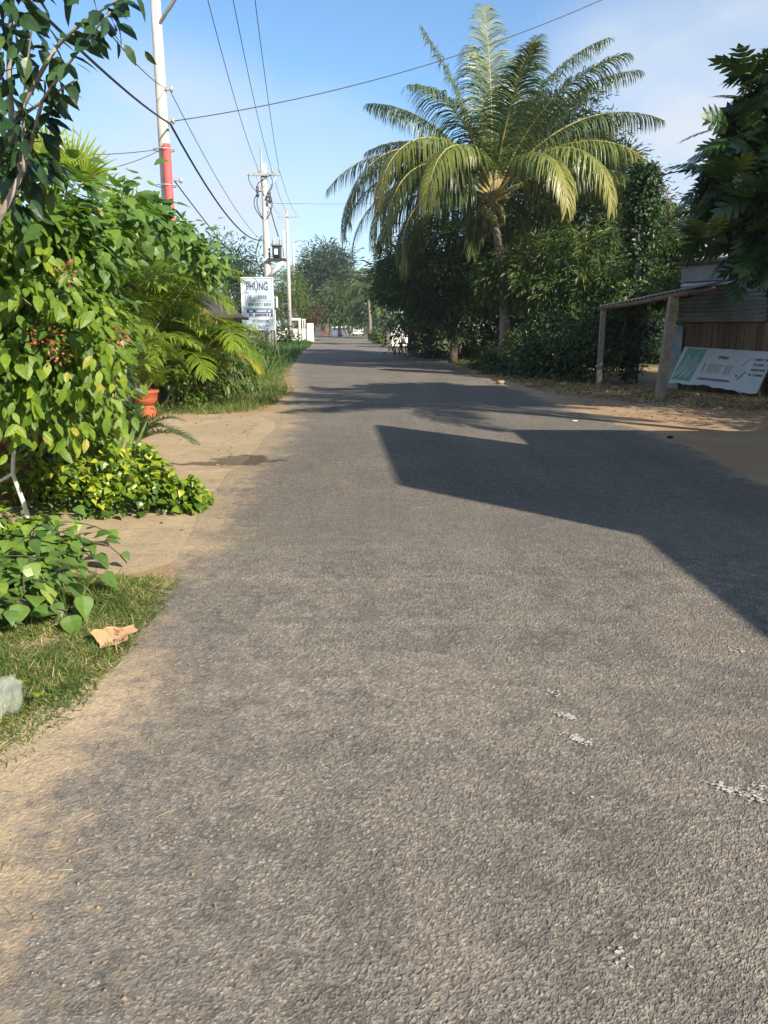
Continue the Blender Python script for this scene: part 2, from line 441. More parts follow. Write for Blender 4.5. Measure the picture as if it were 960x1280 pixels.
# ------------------------------------------------------------------ shared materials
M_bark = plain('bark', (.16, .12, .085), .9, 0, .4, 9, .2, .01, 30)
M_darkbark = plain('dark_bark', (.07, .055, .042), .9, 0, .4, 9, .2, .01, 30)
M_twig = plain('twig_bark', (.22, .18, .12), .85, 0, .35, 20, .2)
M_palmbark = plain('palm_bark', (.20, .17, .14), .9, 0, .35, 7, .2, .012, 25)
M_conc = plain('weathered_concrete', (.46, .44, .41), .85, 0, .18, 3.5, .3, .003, 60)
M_metal = plain('galvanised_steel', (.45, .46, .46), .5, .5, .15, 12)
M_dark = plain('dark_steel', (.05, .055, .06), .5, .2, .3, 12)
M_cable = plain('cable_sheath', (.018, .018, .02), .55, 0, .2, 4); M_bare = plain('weathered_conductor', (.055, .06, .065), .7, 0, .2, 4)
M_white = plain('white_paint', (.74, .72, .66), .6, 0, .07, 3, .4)
M_grey = plain('grey_paint', (.34, .36, .38), .6, 0, .15, 5)
M_redpipe = plain('red_plastic_pipe', (.62, .10, .095), .5, 0, .1, 3)
M_terra = plain('terracotta', (.38, .095, .04), .75, 0, .22, 14, .3, .003, 60)
M_brownpot = plain('glazed_clay', (.20, .09, .05), .45, 0, .3, 10, .5)
M_stone = plain('rough_stone', (.36, .33, .28), .9, 0, .3, 12, .2, .02, 14)
M_rib = plain('palm_rachis', (.30, .27, .10), .6, 0, .25, 6)
M_wood = plain('grey_timber', (.24, .21, .175), .9, 0, .3, 9, .2, .004, 40)
M_rubber = plain('rubber', (.02, .02, .022), .8, 0, .2, 8)
M_glass = plain('tinted_glass', (.03, .035, .04), .12, 0, .1, 3, .6)

G_mango = leafmat('leaf_dark_broad', [(0, (.015, .037, .012)), (.5, (.032, .066, .018)), (.85, (.055, .10, .026)), (1, (.09, .125, .032))], .45, .18)
G_light = leafmat('leaf_light_narrow', [(0, (.035, .075, .018)), (.55, (.075, .125, .03)), (1, (.16, .19, .045))], .45, .28)
G_bread = leafmat('leaf_breadfruit', [(0, (.016, .042, .014)), (.7, (.03, .068, .018)), (.9, (.06, .12, .025)), (1, (.16, .19, .04))], .36, .16, .5)
G_coco = leafmat('leaf_coconut', [(0, (.040, .070, .028)), (.45, (.085, .125, .042)), (.75, (.19, .225, .05)), (.88, (.26, .23, .06)), (1, (.33, .21, .09))], .40, .25, .5)
G_areca = leafmat('leaf_areca', [(0, (.075, .14, .018)), (.5, (.17, .255, .025)), (.75, (.28, .33, .03)), (.88, (.46, .38, .03)), (1, (.52, .28, .04))], .45, .42, .4)
G_shrub = leafmat('leaf_shrub', [(0, (.045, .10, .014)), (.45, (.10, .185, .02)), (.8, (.17, .265, .022)), (.93, (.25, .31, .025)), (.98, (.36, .29, .04)), (1, (.26, .15, .06))], .5, .42, .5)
G_vine = leafmat('leaf_vine_dull', [(0, (.06, .13, .028)), (.6, (.11, .20, .036)), (1, (.17, .27, .04))], .45, .36, .5)
G_creep = leafmat('leaf_creeper_yellow', [(0, (.05, .11, .015)), (.4, (.12, .20, .018)), (.8, (.23, .31, .025)), (1, (.40, .41, .045))], .36, .32, .5)
G_heart = leafmat('leaf_heart_creeper', [(0, (.06, .12, .026)), (.6, (.105, .19, .034)), (.9, (.16, .25, .035)), (1, (.22, .30, .04))], .42, .25, .5)
G_over = leafmat('leaf_overhang', [(0, (.016, .045, .018)), (.6, (.03, .075, .026)), (.9, (.06, .11, .03)), (1, (.15, .20, .04))], .38, .22, .5)
G_grass = leafmat('grass_blade', [(0, (.05, .095, .018)), (.45, (.10, .16, .03)), (.7, (.19, .22, .06)), (.85, (.36, .31, .14)), (1, (.46, .38, .21))], .55, .3, .3)
G_tall = leafmat('tall_grass_blade', [(0, (.03, .08, .018)), (.6, (.06, .13, .03)), (1, (.15, .21, .05))], .5, .3, .35)
G_cycad = leafmat('leaf_cycad', [(0, (.02, .06, .018)), (1, (.06, .12, .03))], .38, .18, .5)
G_far = leafmat('leaf_far', [(0, (.018, .044, .017)), (.6, (.042, .078, .027)), (1, (.09, .12, .045))], .5, .2)
G_farlight = leafmat('leaf_far_light', [(0, (.06, .11, .02)), (.6, (.10, .16, .03)), (1, (.18, .22, .05))], .5, .25)
M_flower = leafmat('orange_flower', [(0, (.22, .05, .03)), (.6, (.40, .14, .08)), (1, (.50, .30, .20))], .6, .25, .2)
M_dry = leafmat('dry_litter', [(0, (.10, .065, .035)), (.5, (.22, .15, .08)), (1, (.36, .26, .15))], .8, .1, .2, 1.0)

# ------------------------------------------------------------------ ground, road, driveway
def sandcol(t, warm=1.0):
    a = t.ramp(t.noise(1.3, 5, .6), [(.3, (.31, .235, .155)), (.7, (.44, .34, .23))])
    b = t.ramp(t.noise(60, 3, .7), [(.25, (.62, .6, .58)), (.75, (1.25, 1.25, 1.22))])
    return t.mix(.8, a, b, 'MULTIPLY')

def ground_material():
    t = NT('sandy_soil')
    s = sandcol(t)
    s = t.mix(t.rng(t.noise(.55, 4, .6), .42, .60, 0, .7), s, (.36, .215, .12))          # redder dirt patches
    veg = t.ramp(t.noise(2.5, 6, .65), [(.3, (.05, .075, .02)), (.6, (.12, .13, .045)), (.8, (.22, .17, .09))])
    sx = t.n('ShaderNodeSeparateXYZ'); t.l(t.pos(), sx.inputs[0])
    far = t.rng(sx.outputs[1], 20, 34)
    f = t.math('MULTIPLY', far, t.rng(t.noise(.35, 4), .38, .56))
    c = t.mix(f, s, veg)
    peb = t.vor(26); spots = t.rng(peb, .06, .14, 1, 0)
    c = t.mix(t.math('MULTIPLY', spots, .5), c, (.30, .26, .22))
    t.base(c); t.set(.95, 0, .1)
    h = t.math('ADD', t.math('MULTIPLY', t.noise(38, 5, .7), .6), t.math('MULTIPLY', t.noise(7, 3), .9))
    n = t.bump(h, .8, .03)
    t.set(normal=t.bump(t.vor(55), .5, .006, n))
    return t.m

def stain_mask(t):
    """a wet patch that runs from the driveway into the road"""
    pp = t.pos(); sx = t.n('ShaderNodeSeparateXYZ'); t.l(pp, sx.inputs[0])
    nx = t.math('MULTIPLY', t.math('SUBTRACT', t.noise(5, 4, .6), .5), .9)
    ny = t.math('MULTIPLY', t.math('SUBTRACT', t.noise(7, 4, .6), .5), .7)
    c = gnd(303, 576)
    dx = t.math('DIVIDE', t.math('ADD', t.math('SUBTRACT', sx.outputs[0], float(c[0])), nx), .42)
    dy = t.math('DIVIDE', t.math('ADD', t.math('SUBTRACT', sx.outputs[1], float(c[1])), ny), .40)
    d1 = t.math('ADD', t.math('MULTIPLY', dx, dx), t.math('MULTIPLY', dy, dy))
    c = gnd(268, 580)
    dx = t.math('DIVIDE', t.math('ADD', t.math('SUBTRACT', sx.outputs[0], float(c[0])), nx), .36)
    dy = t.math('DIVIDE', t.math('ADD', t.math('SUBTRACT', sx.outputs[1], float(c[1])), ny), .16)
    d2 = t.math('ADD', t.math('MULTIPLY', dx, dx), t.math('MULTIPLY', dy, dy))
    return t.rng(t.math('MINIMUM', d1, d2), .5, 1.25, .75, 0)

def road_material():
    t = NT('worn_chip_seal_asphalt')
    warp = t.n('ShaderNodeVectorMath'); warp.operation = 'ADD'
    nz = t.n('ShaderNodeTexNoise'); nz.inputs['Scale'].default_value = 30; t.l(t.pos(), nz.inputs['Vector'])
    scl = t.n('ShaderNodeVectorMath'); scl.operation = 'SCALE'; scl.inputs[3].default_value = .035; t.l(nz.outputs[1], scl.inputs[0])
    t.l(t.pos(), warp.inputs[0]); t.l(scl.outputs[0], warp.inputs[1]); W = warp.outputs[0]
    v1 = t.vor(78, vec=W); n1 = t.noise(30, 6, .74); n2 = t.noise(95, 4, .65); n3 = t.noise(9, 3, .5)
    stones = t.rng(v1, .12, .62, 1, 0)
    hgt = t.math('ADD', t.math('ADD', t.math('MULTIPLY', stones, .34), t.math('MULTIPLY', n3, .35)), t.math('ADD', t.math('MULTIPLY', n1, 1.25), t.math('MULTIPLY', n2, .6)))
    mpt = t.n('ShaderNodeMapping'); mpt.inputs['Scale'].default_value = (1.5, .16, 1); t.l(t.pos(), mpt.inputs[0])
    base = t.ramp(t.math('ADD', t.math('MULTIPLY', t.noise(.55, 5, .6), .5), t.math('MULTIPLY', t.noise(1.0, 4, .6, vec=mpt.outputs[0]), .5)), [(.36, (.168, .156, .142)), (.64, (.242, .217, .190))])
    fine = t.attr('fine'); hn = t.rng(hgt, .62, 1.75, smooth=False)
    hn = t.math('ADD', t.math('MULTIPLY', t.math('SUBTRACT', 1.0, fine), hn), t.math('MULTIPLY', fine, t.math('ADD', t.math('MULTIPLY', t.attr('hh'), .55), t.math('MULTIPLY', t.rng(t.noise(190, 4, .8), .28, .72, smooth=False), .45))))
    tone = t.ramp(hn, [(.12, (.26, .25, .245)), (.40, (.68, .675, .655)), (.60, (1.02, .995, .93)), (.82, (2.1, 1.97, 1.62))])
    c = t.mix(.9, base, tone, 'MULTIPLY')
    stone_id = t.vor(78, vec=W, out=1)
    sep = t.n('ShaderNodeSeparateColor'); t.l(stone_id, sep.inputs[0])
    c = t.mix(t.math('MULTIPLY', t.rng(sep.outputs[0], .8, 1.0), stones), c, (.34, .30, .24))
    # dust lying along both edges, worn in from the verge
    wob = t.math('ADD', t.math('MULTIPLY', t.math('SUBTRACT', t.noise(1.6, 6, .65), .5), 1.2), t.math('MULTIPLY', t.math('SUBTRACT', t.noise(10, 5, .75), .5), .95))
    dl = t.math('ADD', t.attr('dl'), wob); dr = t.math('ADD', t.attr('dr'), wob)
    dust = t.math('MAXIMUM', t.rng(dl, -.30, .42, .97, 0), t.rng(dr, -.05, .45, .96, 0))
    dust = t.math('MULTIPLY', dust, t.rng(t.noise(24, 5, .75), .28, .5, .45, 1))
    dust2 = t.math('MAXIMUM', t.rng(dl, .0, 1.3, .42, 0), t.rng(dr, .1, 1.2, .35, 0))
    dust = t.math('MAXIMUM', dust, t.math('MULTIPLY', dust2, t.rng(t.noise(14, 5, .7), .35, .65)))
    dust = t.math('SUBTRACT', t.math('MULTIPLY', dust, 1.25), t.math('MULTIPLY', t.math('MULTIPLY', hn, .62), t.math('SUBTRACT', 1.0, t.math('MULTIPLY', dust, .55))), True)
    sand = sandcol(t)
    c = t.mix(dust, c, sand)
    c = t.mix(t.math('MULTIPLY', t.rng(t.noise(.9, 3), .52, .68), .16), c, (.33, .26, .19))
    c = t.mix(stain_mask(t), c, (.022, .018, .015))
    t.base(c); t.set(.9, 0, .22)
    st = t.n('ShaderNodeBump'); st.inputs['Distance'].default_value = .021
    t.l(hgt, st.inputs['Height']); t.l(t.math('MULTIPLY', t.rng(dust, 0, 1, .95, .6), t.math('SUBTRACT', 1.0, t.math('MULTIPLY', fine, .55))), st.inputs['Strength'])
    t.set(normal=st.outputs[0])
    return t.m

def driveway_material():
    t = NT('dusty_concrete')
    s = t.ramp(t.noise(1.1, 5, .6), [(.3, (.33, .25, .16)), (.7, (.48, .375, .25))])
    g = t.ramp(t.noise(22, 5, .7), [(.3, (.78, .77, .75)), (.7, (1.18, 1.17, 1.15))])
    c = t.mix(.9, s, g, 'MULTIPLY')
    m = t.n('ShaderNodeMapping'); m.inputs['Scale'].default_value = (1.0, 4.5, 1); t.l(t.pos(), m.inputs[0])
    streak = t.rng(t.noise(1.6, 6, .7, vec=m.outputs[0]), .5, .66)
    c = t.mix(t.math('MULTIPLY', streak, .55), c, (.23, .195, .14))
    wv = t.n('ShaderNodeTexNoise'); wv.inputs['Scale'].default_value = 2.2; wv.inputs['Detail'].default_value = 5; t.l(t.pos(), wv.inputs['Vector'])
    ws = t.n('ShaderNodeVectorMath'); ws.operation = 'SCALE'; ws.inputs[3].default_value = .45; t.l(wv.outputs[1], ws.inputs[0])
    wa = t.n('ShaderNodeVectorMath'); wa.operation = 'ADD'; t.l(t.pos(), wa.inputs[0]); t.l(ws.outputs[0], wa.inputs[1])
    crack = t.vor(.55, 'DISTANCE_TO_EDGE', vec=wa.outputs[0])
    c = t.mix(t.math('MULTIPLY', t.rng(crack, .002, .012, 1, 0), .55), c, (.12, .10, .075))
    c = t.mix(t.rng(t.noise(2.6, 6, .7), .46, .60, 0, .8), c, sandcol(t))
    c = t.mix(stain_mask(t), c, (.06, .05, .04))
    t.base(c); t.set(.92, 0, .15)
    t.set(normal=t.bump(t.noise(48, 5, .7), .6, .012))
    return t.m

# one ground sheet to the horizon
g = Acc()
xs = np.array([-2500, -300, -60, -20, -8, 0, 8, 20, 60, 300, 2500.]); ys = np.array([-300, -40, -8, 0, 8, 16, 30, 60, 150, 500, 3500.])
X, Y = np.meshgrid(xs, ys); V = np.stack([X, Y, 0 * X], -1).reshape(-1, 3); nx = len(xs)
i = (np.arange(len(ys) - 1)[:, None] * nx + np.arange(nx - 1)[None]).ravel()
g.add(V, np.stack([i, i + 1, i + nx + 1, i + nx], 1))
tag(build('ground', g, ground_material()), kind='structure')

Ly = np.array([-12, 0, 1.84, 3.26, 4.87, 6.2, 8.0, 10.8, 13, 18.2, 29, 47, 69, 90, 130, 260.])
Lx = np.array([-.55, -.62, -.74, -.98, -1.42, -1.68, -1.72, -1.75, -1.8, -2.2, -3.5, -5.0, -6.3, -8.1, -11.5, -22.])
Ry = np.array([-12, 4, 7.6, 11.0, 15.4, 24.2, 47, 90, 130, 260.])
Rx = np.array([4.7, 4.1, 3.85, 4.0, 3.55, 3.05, 2.6, 0.2, -3.0, -13.5])
ry = np.concatenate([np.arange(-12, 24, .08), np.arange(24, 60, .4), np.arange(60, 262, 2.)])
def smooth_noise(x, seed, sc=1.0):
    o = np.zeros_like(x); r_ = np.random.default_rng(seed)
    for k in range(6):
        fr = .35 * 2 ** k / sc; o += np.sin(x * fr * 2 * np.pi + r_.random() * 6.3) / (1.7 ** k)
    return o * .4
jl = smooth_noise(ry, 3) * .07; jr = smooth_noise(ry, 4) * .10
lx = np.interp(ry, Ly, Lx) + jl; rx = np.interp(ry, Ry, Rx) + jr
pad = np.interp(ry, [-12, 1.0, 2.6, 3.4, 4.6, 300], [.9, .9, .75, .25, 0, 0]); lxe = lx; lx = lx - pad
offs = np.array([0, .15, .4, .8, 1.4, 2.2])
cols = [lx + o for o in offs] + [(lx + rx) / 2] + [rx - o for o in offs[::-1]]
Vx = np.stack(cols, 1); W = Vx.shape[1]
V = np.stack([Vx, np.repeat(ry[:, None], W, 1), np.where(np.arange(W)[None] % (W - 1) == 0, -.004, .006) + 0 * Vx], -1)
shf = lambda y: np.interp(y, [0, 4.2, 5.2, 12.5, 14.5, 30], [-.20, -.18, .36, .40, .22, .15])
dl = (Vx - lxe[:, None] - shf(ry)[:, None]).ravel(); dr = (rx[:, None] - Vx).ravel()
YN0, YN1 = 1.2, 7.0                      # between these the chippings are modelled as real relief
i = (np.arange(len(ry) - 1)[:, None] * W + np.arange(W - 1)[None])
keep = (ry[1:] <= YN0 + 1e-6) | (ry[:-1] >= YN1 - 1e-6); i = i[keep].ravel()
g = Acc(); g.add(V.reshape(-1, 3), np.stack([i, i + 1, i + W + 1, i + W], 1))
fy = [ry[ry <= YN0 + 1e-6][-1]]; yend = ry[ry >= YN1 - 1e-6][0]
while fy[-1] < yend: fy.append(fy[-1] + .0027 * fy[-1])
fy = np.array(fy); fy = fy[0] + (fy - fy[0]) * (yend - fy[0]) / (fy[-1] - fy[0])
fl = np.interp(fy, ry, lx); fle = np.interp(fy, ry, lxe); fr_ = np.interp(fy, ry, rx); xr = np.minimum(fr_ - .3, .52 * (fy * .972 + .352) + 1.3)
NC = 1250; uu = np.linspace(0, 1, NC); FX = fl[:, None] + uu[None] * (xr - fl)[:, None]; FX = np.concatenate([FX, fr_[:, None]], 1); FY = np.repeat(fy[:, None], NC + 1, 1)
def hash2(ix, iy, k):
    h = (ix.astype(np.int64) * 374761393 + iy.astype(np.int64) * 668265263 + k * 982451653) & 0x7fffffff
    h = ((h ^ (h >> 13)) * 1274126177) & 0x7fffffff
    return ((h ^ (h >> 16)) & 0xffff) / 65535.0
def vnoise(x, y, cell, k):
    x = x / cell; y = y / cell; ix = np.floor(x); iy = np.floor(y); u = x - ix; v = y - iy; u = u * u * (3 - 2 * u); v = v * v * (3 - 2 * v)
    return (hash2(ix, iy, k) * (1 - u) + hash2(ix + 1, iy, k) * u) * (1 - v) + (hash2(ix, iy + 1, k) * (1 - u) + hash2(ix + 1, iy + 1, k) * u) * v
def chipstones(x, y, cell, k):              # height of jittered stones of varying size
    x = x / cell; y = y / cell; ix = np.floor(x); iy = np.floor(y); best = np.zeros_like(x)
    for ox in (-1, 0, 1):
        for oy in (-1, 0, 1):
            jx, jy = ix + ox, iy + oy; a1 = hash2(jx, jy, k + 2) * 3.14; ca, sa = np.cos(a1), np.sin(a1)
            dx = x - jx - hash2(jx, jy, k); dy = y - jy - hash2(jx, jy, k + 1); r_ = .35 + .5 * hash2(jx, jy, k + 3)
            d = np.maximum(np.abs(dx * ca + dy * sa), np.abs(-dx * sa + dy * ca) * 1.35) / r_
            best = np.maximum(best, np.clip(1.25 - d, 0, .6) * (.5 + .8 * hash2(jx, jy, k + 4)))
    return best
wx = FX + .010 * (vnoise(FX, FY, .014, 50) - .5); wy = FY + .010 * (vnoise(FX, FY, .014, 51) - .5)
HH = .50 * chipstones(wx, wy, .0070, 1) + .34 * chipstones(wx + 3, wy, .0092, 11) * (vnoise(FX, FY, .09, 5) > .42) + .46 * vnoise(FX, FY, .012, 21) + .40 * vnoise(FX, FY, .0055, 22) + .14 * vnoise(FX, FY, .06, 23)
HH = np.clip((HH + .30 * (np.random.default_rng(5).random(HH.shape) - .5) - .42) / .95, 0, 1)
DLf = FX - fl[:, None]; DLe = FX - fle[:, None]; DRf = fr_[:, None] - FX
fade = np.clip((6.9 - FY) / 2.2, 0, 1) * np.clip((FY - 1.2) / .1, 0, 1)
fade = fade * np.clip((xr[:, None] - FX) / .5, 0, 1) * np.clip(DLf / .1, 0, 1)
amp = fade * np.clip(DLf / .15, 0, 1) * (.5 + .5 * np.clip((DLe - .1) / .6, 0, 1)); amp[:, -1] = 0
FZ = -.004 + .010 * np.clip(DLf / .12, 0, 1) + (HH - .45) * .0054 * amp
n0 = np.arange(len(fy) - 1)[:, None] * (NC + 1) + np.arange(NC)[None]; n0 = n0.ravel()
g.add(np.stack([FX, FY, FZ], -1).reshape(-1, 3), np.stack([n0, n0 + 1, n0 + NC + 2, n0 + NC + 1], 1))
zc = np.zeros(len(dl))
road = tag(build('road', g, road_material(), attrs={'dl': np.concatenate([dl, (DLe - shf(fy)[:, None]).ravel()]), 'dr': np.concatenate([dr, DRf.ravel()]), 'fine': np.concatenate([zc, fade.ravel()]), 'hh': np.concatenate([zc, HH.ravel()])}), kind='structure')

# worn white paint chips on the asphalt
M_chip = plain('chipped_white_paint', (.44, .42, .365), .9, 0, .3, 90)
def chips(px, py, w, h, n, ang=0.0):
    a = Acc(); c = gnd(px, py)
    for k in range(n):
        u, v = rng.normal() * .55, rng.normal() * .55
        q = np.array([u * w * math.cos(ang) - v * h * math.sin(ang), u * w * math.sin(ang) + v * h * math.cos(ang), 0]) + c
        m = 7; rr = rng.uniform(.0012, .0058) * rng.uniform(.4, 1.6, m); an = np.linspace(0, 2 * np.pi, m, endpoint=False)
        a.add(np.stack([q[0] + rr * np.cos(an) * 1.3, q[1] + rr * np.sin(an), np.full(m, .0105 + .00003 * k)], 1), np.arange(m).reshape(1, -1))
    build('paint_mark', a, M_chip, road)
chips(708, 897, .045, .024, 70, -.6); chips(724, 927, .06, .018, 70, -.7); chips(918, 992, .085, .026, 90, -.6); chips(955, 988, .05, .03, 36, -.5)
chips(920, 815, .05, .03, 30); chips(525, 636, .10, .03, 36); chips(697, 868, .05, .03, 10); chips(772, 1190, .03, .05, 9); chips(735, 1000, .06, .04, 6)

# driveway sheet
dv = np.array([(-7.5, 13.6), (-6, 13.5), (-4.5, 13.35), (-3.0, 13.5), (-2.35, 13.4), (-1.85, 12.5), (-1.6, 10.8), (-1.58, 9.4), (-1.62, 8.0), (-1.58, 7.0), (-1.55, 6.2), (-1.45, 5.4), (-1.35, 4.9), (-1.7, 4.62), (-2.4, 4.7), (-4, 4.9), (-7.5, 5.2)])
pts = []
for k in range(len(dv)):
    p, q = dv[k], dv[(k + 1) % len(dv)]; n = max(2, int(np.linalg.norm(q - p) / .12))
    for s in np.linspace(0, 1, n, endpoint=False): pts.append(p + (q - p) * s + rng.normal(size=2) * .022)
pts = np.array(pts); g = Acc(); cen = pts.mean(0); m = len(pts); outp = pts + nrm(np.roll(pts, -1, 0) - np.roll(pts, 1, 0))[:, ::-1] * [-1, 1] * .12
g.add(np.concatenate([np.column_stack([pts, np.full(m, .0042)]), np.column_stack([outp, np.full(m, -.002)])]), np.arange(m).reshape(1, -1)[:, ::-1])
i = np.arange(m); g.more(np.stack([i, (i + 1) % m, (i + 1) % m + m, i + m], 1))
tag(build('driveway', g, driveway_material()), kind='structure')

# ------------------------------------------------------------------ lettering
def text_mesh(name, body, size, mat, parent, origin, xdir, up, width=None, ext=.004, align='CENTER'):
    cu = bpy.data.curves.new(name, 'FONT'); cu.body = body; cu.size = size; cu.align_x = align; cu.extrude = ext; cu.offset = size * .012
    tmp = bpy.data.objects.new('lettering', cu); COL.objects.link(tmp)
    dg = bpy.context.evaluated_depsgraph_get()
    me = bpy.data.meshes.new_from_object(tmp.evaluated_get(dg))
    bpy.data.objects.remove(tmp, do_unlink=True)
    co = np.zeros(len(me.vertices) * 3); me.vertices.foreach_get('co', co); co = co.reshape(-1, 3)
    if width:
        w = co[:, 0].max() - co[:, 0].min(); co[:, 0] *= width / w
    xd = np.asarray(xdir) / np.linalg.norm(xdir); u = np.asarray(up) / np.linalg.norm(up); nn = np.cross(xd, u)
    P = np.asarray(origin) + co[:, 0:1] * xd + co[:, 1:2] * u + co[:, 2:3] * nn - ORIGIN[parent.name]
    me.vertices.foreach_set('co', P.astype(np.float32).ravel()); me.update()
    me.materials.clear(); me.materials.append(mat)
    o = bpy.data.objects.new(name, me); COL.objects.link(o); o.parent = parent; ORIGIN[o.name] = ORIGIN[parent.name]
    return o

class Panel:                      # flat things laid out on a board: u right, v up, in metres from its lower left corner
    def __init__(s, p0, xd, up): s.p = np.asarray(p0, float); s.x = nrm(np.asarray(xd, float)); s.u = nrm(np.asarray(up, float)); s.n = np.cross(s.x, s.u)
    def pt(s, u, v, w=0.0): return s.p + s.x * u + s.u * v + s.n * w
    def rect(s, a, u0, v0, u1, v1, w=.006, mi=0, sk=0.0, th=.003):
        q = [(u0, v0), (u1, v0), (u1 + sk, v1), (u0 + sk, v1)]
        V = [s.pt(x, y, w) for x, y in q] + [s.pt(x, y, w - th) for x, y in q]
        a.add(V, [[0, 1, 2, 3], [0, 4, 5, 1], [1, 5, 6, 2], [2, 6, 7, 3], [3, 7, 4, 0]], .5, mi)
    def row(s, a, u0, u1, v, h, w=.006, mi=0, gap=.35, skip=.07):        # a line of small letter-like marks too small to read
        u = u0
        while u < u1:
            l = h * rng.uniform(.35, .75)
            if rng.random() > skip:
                b = h * .22
                k = rng.integers(0, 4)
                s.rect(a, u, v, u + b, v + h, w, mi)
                if k != 3: s.rect(a, u + l - b, v, u + l, v + h, w, mi)
                if k in (0, 2, 3): s.rect(a, u + b, v + h - b, u + l - b, v + h, w, mi)
                if k in (1, 2): s.rect(a, u + b, v + h * .42, u + l - b, v + h * .42 + b, w, mi)
            u += l + h * gap * .42

# ------------------------------------------------------------------ left: utility poles and cables
def insulator(parent, p, h=.28, mat=None):
    a = Acc(); r = .055
    prof = [(0, 0), (.02, 0), (.02, h * .3), (r, h * .34), (r * .7, h * .45), (r, h * .55), (r * .7, h * .66), (r * .9, h * .76), (.03, h), (0, h)]
    lathe(a, prof, p, 10); return build('insulator', a, mat or M_grey, parent)

PB = at(207, 250, 20.0); PBx = PB[0] + .05
pole = thing('utility_pole', 'pale concrete pole with red plastic pipe clamped to it and a slanting arm', 'utility pole', (PBx, 20.0, 0), 'utility poles along the left side')
a = Acc(); tube(a, [(PBx, 20, 0), (PBx, 20, 5.5), (PBx, 20, 11)], [.17, .135, .105], 14); build('shaft', a, M_conc, pole)
ptop = 11.0
r0 = at(210, 300, 20); r1 = at(210, 182, 20)
a = Acc(); tube(a, [(PBx + .10, 19.83, .2), (PBx + .10, 19.83, r1[2] * .5), (PBx + .10, 19.83, r1[2])], .095, 12)
build('red_pipe', a, M_redpipe, pole)
for z in (3.0, 3.9, 4.8, 5.6):
    a = Acc(); tube(a, [(PBx + .0 + .24 * math.cos(q), 19.93 + .24 * math.sin(q) , z) for q in np.linspace(0, 2 * np.pi, 17)], .012, 5, cap=False); build('pipe_clamp', a, M_metal, pole)
a = Acc(); box(a, (PBx + .95, 20, 10.75), (2.9, .1, .1)); build('crossarm', a, M_metal, pole)
a = Acc(); pz = at(205, 36, 20)[2]
tube(a, [(PBx, 19.95, pz), (PBx + 1.95, 19.95, 10.7)], .045, 8); build('brace', a, M_metal, pole)
POLE1 = [(PBx + d, 20, 10.8) for d in (.75, 1.45, 2.1)]
for p in POLE1: insulator(pole, p)
for z, dx in ((at(210, 112, 20)[2], .2), (at(210, 152, 20)[2], .2), (at(212, 226, 20)[2], .3)):
    a = Acc(); box(a, (PBx + dx, 19.95, z), (.16, .06, .05)); lathe(a, [(0, -.06), (.035, -.06), (.045, 0), (.035, .06), (0, .06)], (PBx + dx + .06, 19.95, z), 8); build('cable_bracket', a, M_metal, pole)

TY = 45.0
tb = at(333, 300, TY); TX = tb[0]
tp = thing('utility_pole', 'tall concrete pole carrying a grey transformer on a bracket behind the shop sign', 'utility pole', (TX, TY, 0), 'utility poles along the left side')
a = Acc(); ttop = at(327, 205, TY)[2]
tube(a, [(TX, TY, 0), (TX, TY, ttop * .5), (TX, TY, ttop)], [.24, .2, .15], 12); build('shaft', a, M_conc, tp)
a = Acc(); z0 = at(327, 218, TY)[2]; zt = at(327, 184, TY)[2]
tube(a, [(TX - .12, TY - .1, z0 - .8), (TX - .12, TY - .1, zt)], .06, 8); build('top_spike', a, M_metal, tp)
za = at(330, 219, TY)[2]; xa0 = at(309, 219, TY)[0]; xa1 = at(351, 219, TY)[0]
a = Acc(); box(a, ((xa0 + xa1) / 2, TY - .2, za), (xa1 - xa0, .1, .12)); build('crossarm', a, M_metal, tp)
a = Acc()
tube(a, [(xa0 + .5, TY - .2, za), (TX, TY - .15, za - 1.1)], .035, 6); tube(a, [(xa1 - .2, TY - .2, za), (TX, TY - .15, za - 1.3)], .035, 6); build('brace', a, M_metal, tp)
POLE2 = [(xa0 + .65, TY - .2, za + .25), (TX + .45, TY - .2, za + .25), (xa1 - .05, TY - .2, za + .25)]
for p in POLE2: insulator(tp, (p[0], p[1], za + .06), .32)
a = Acc(); zc = at(330, 240, TY)[2]; zd = at(330, 265, TY)[2]
for dx, zz in ((-.35, zc), (.3, zc - .3)):
    lathe(a, [(0, 0), (.07, 0), (.1, .1), (.05, .2), (.1, .3), (.05, .4), (.09, .5), (0, .6)], (TX + dx, TY - .3, zz - .3), 10)
    tube(a, [(TX + dx, TY - .3, zz), (TX, TY - .1, zz)], .03, 6)
build('fuse_holder', a, M_dark, tp)
a = Acc()
for dx, xo in ((-.42, -.8), (-.3, .5), (.32, .3)):
    tube(a, bez((TX + xo, TY - .25, za), (TX + dx * 2.1, TY - .3, (zc + za) / 2), (TX + dx, TY - .3, zc)), .02, 5)
    tube(a, bez((TX + dx, TY - .3, zc - .2), (TX + dx * 1.9, TY - .35, zd + .3), (TX + dx * .3, TY - .25, zd - .4)), .025, 5)
p_t = at(349, 297, TY)
tube(a, bez((TX + .3, TY - .3, zd + .2), (TX + .45, TY - .4, p_t[2] + .9), (p_t[0], TY - .3, p_t[2])), .03, 5)
zz = at(330, 300, TY)[2]
tube(a, bez((TX - .2, TY - .25, zz + .2), (TX - .9, TY - .4, zz - .9), (TX - .25, TY - .25, zz - 1.6)), .03, 5)
build('jumper_wires', a, M_cable, tp)
pl0 = at(330, 325, TY); pl1 = at(357, 325, TY)
a = Acc(); box(a, ((pl0[0] + pl1[0]) / 2, TY - .25, pl0[2]), (pl1[0] - pl0[0], .12, .14)); box(a, ((pl0[0] + pl1[0]) / 2, TY + .3, pl0[2]), (pl1[0] - pl0[0], .1, .14))
build('platform', a, M_white, tp)
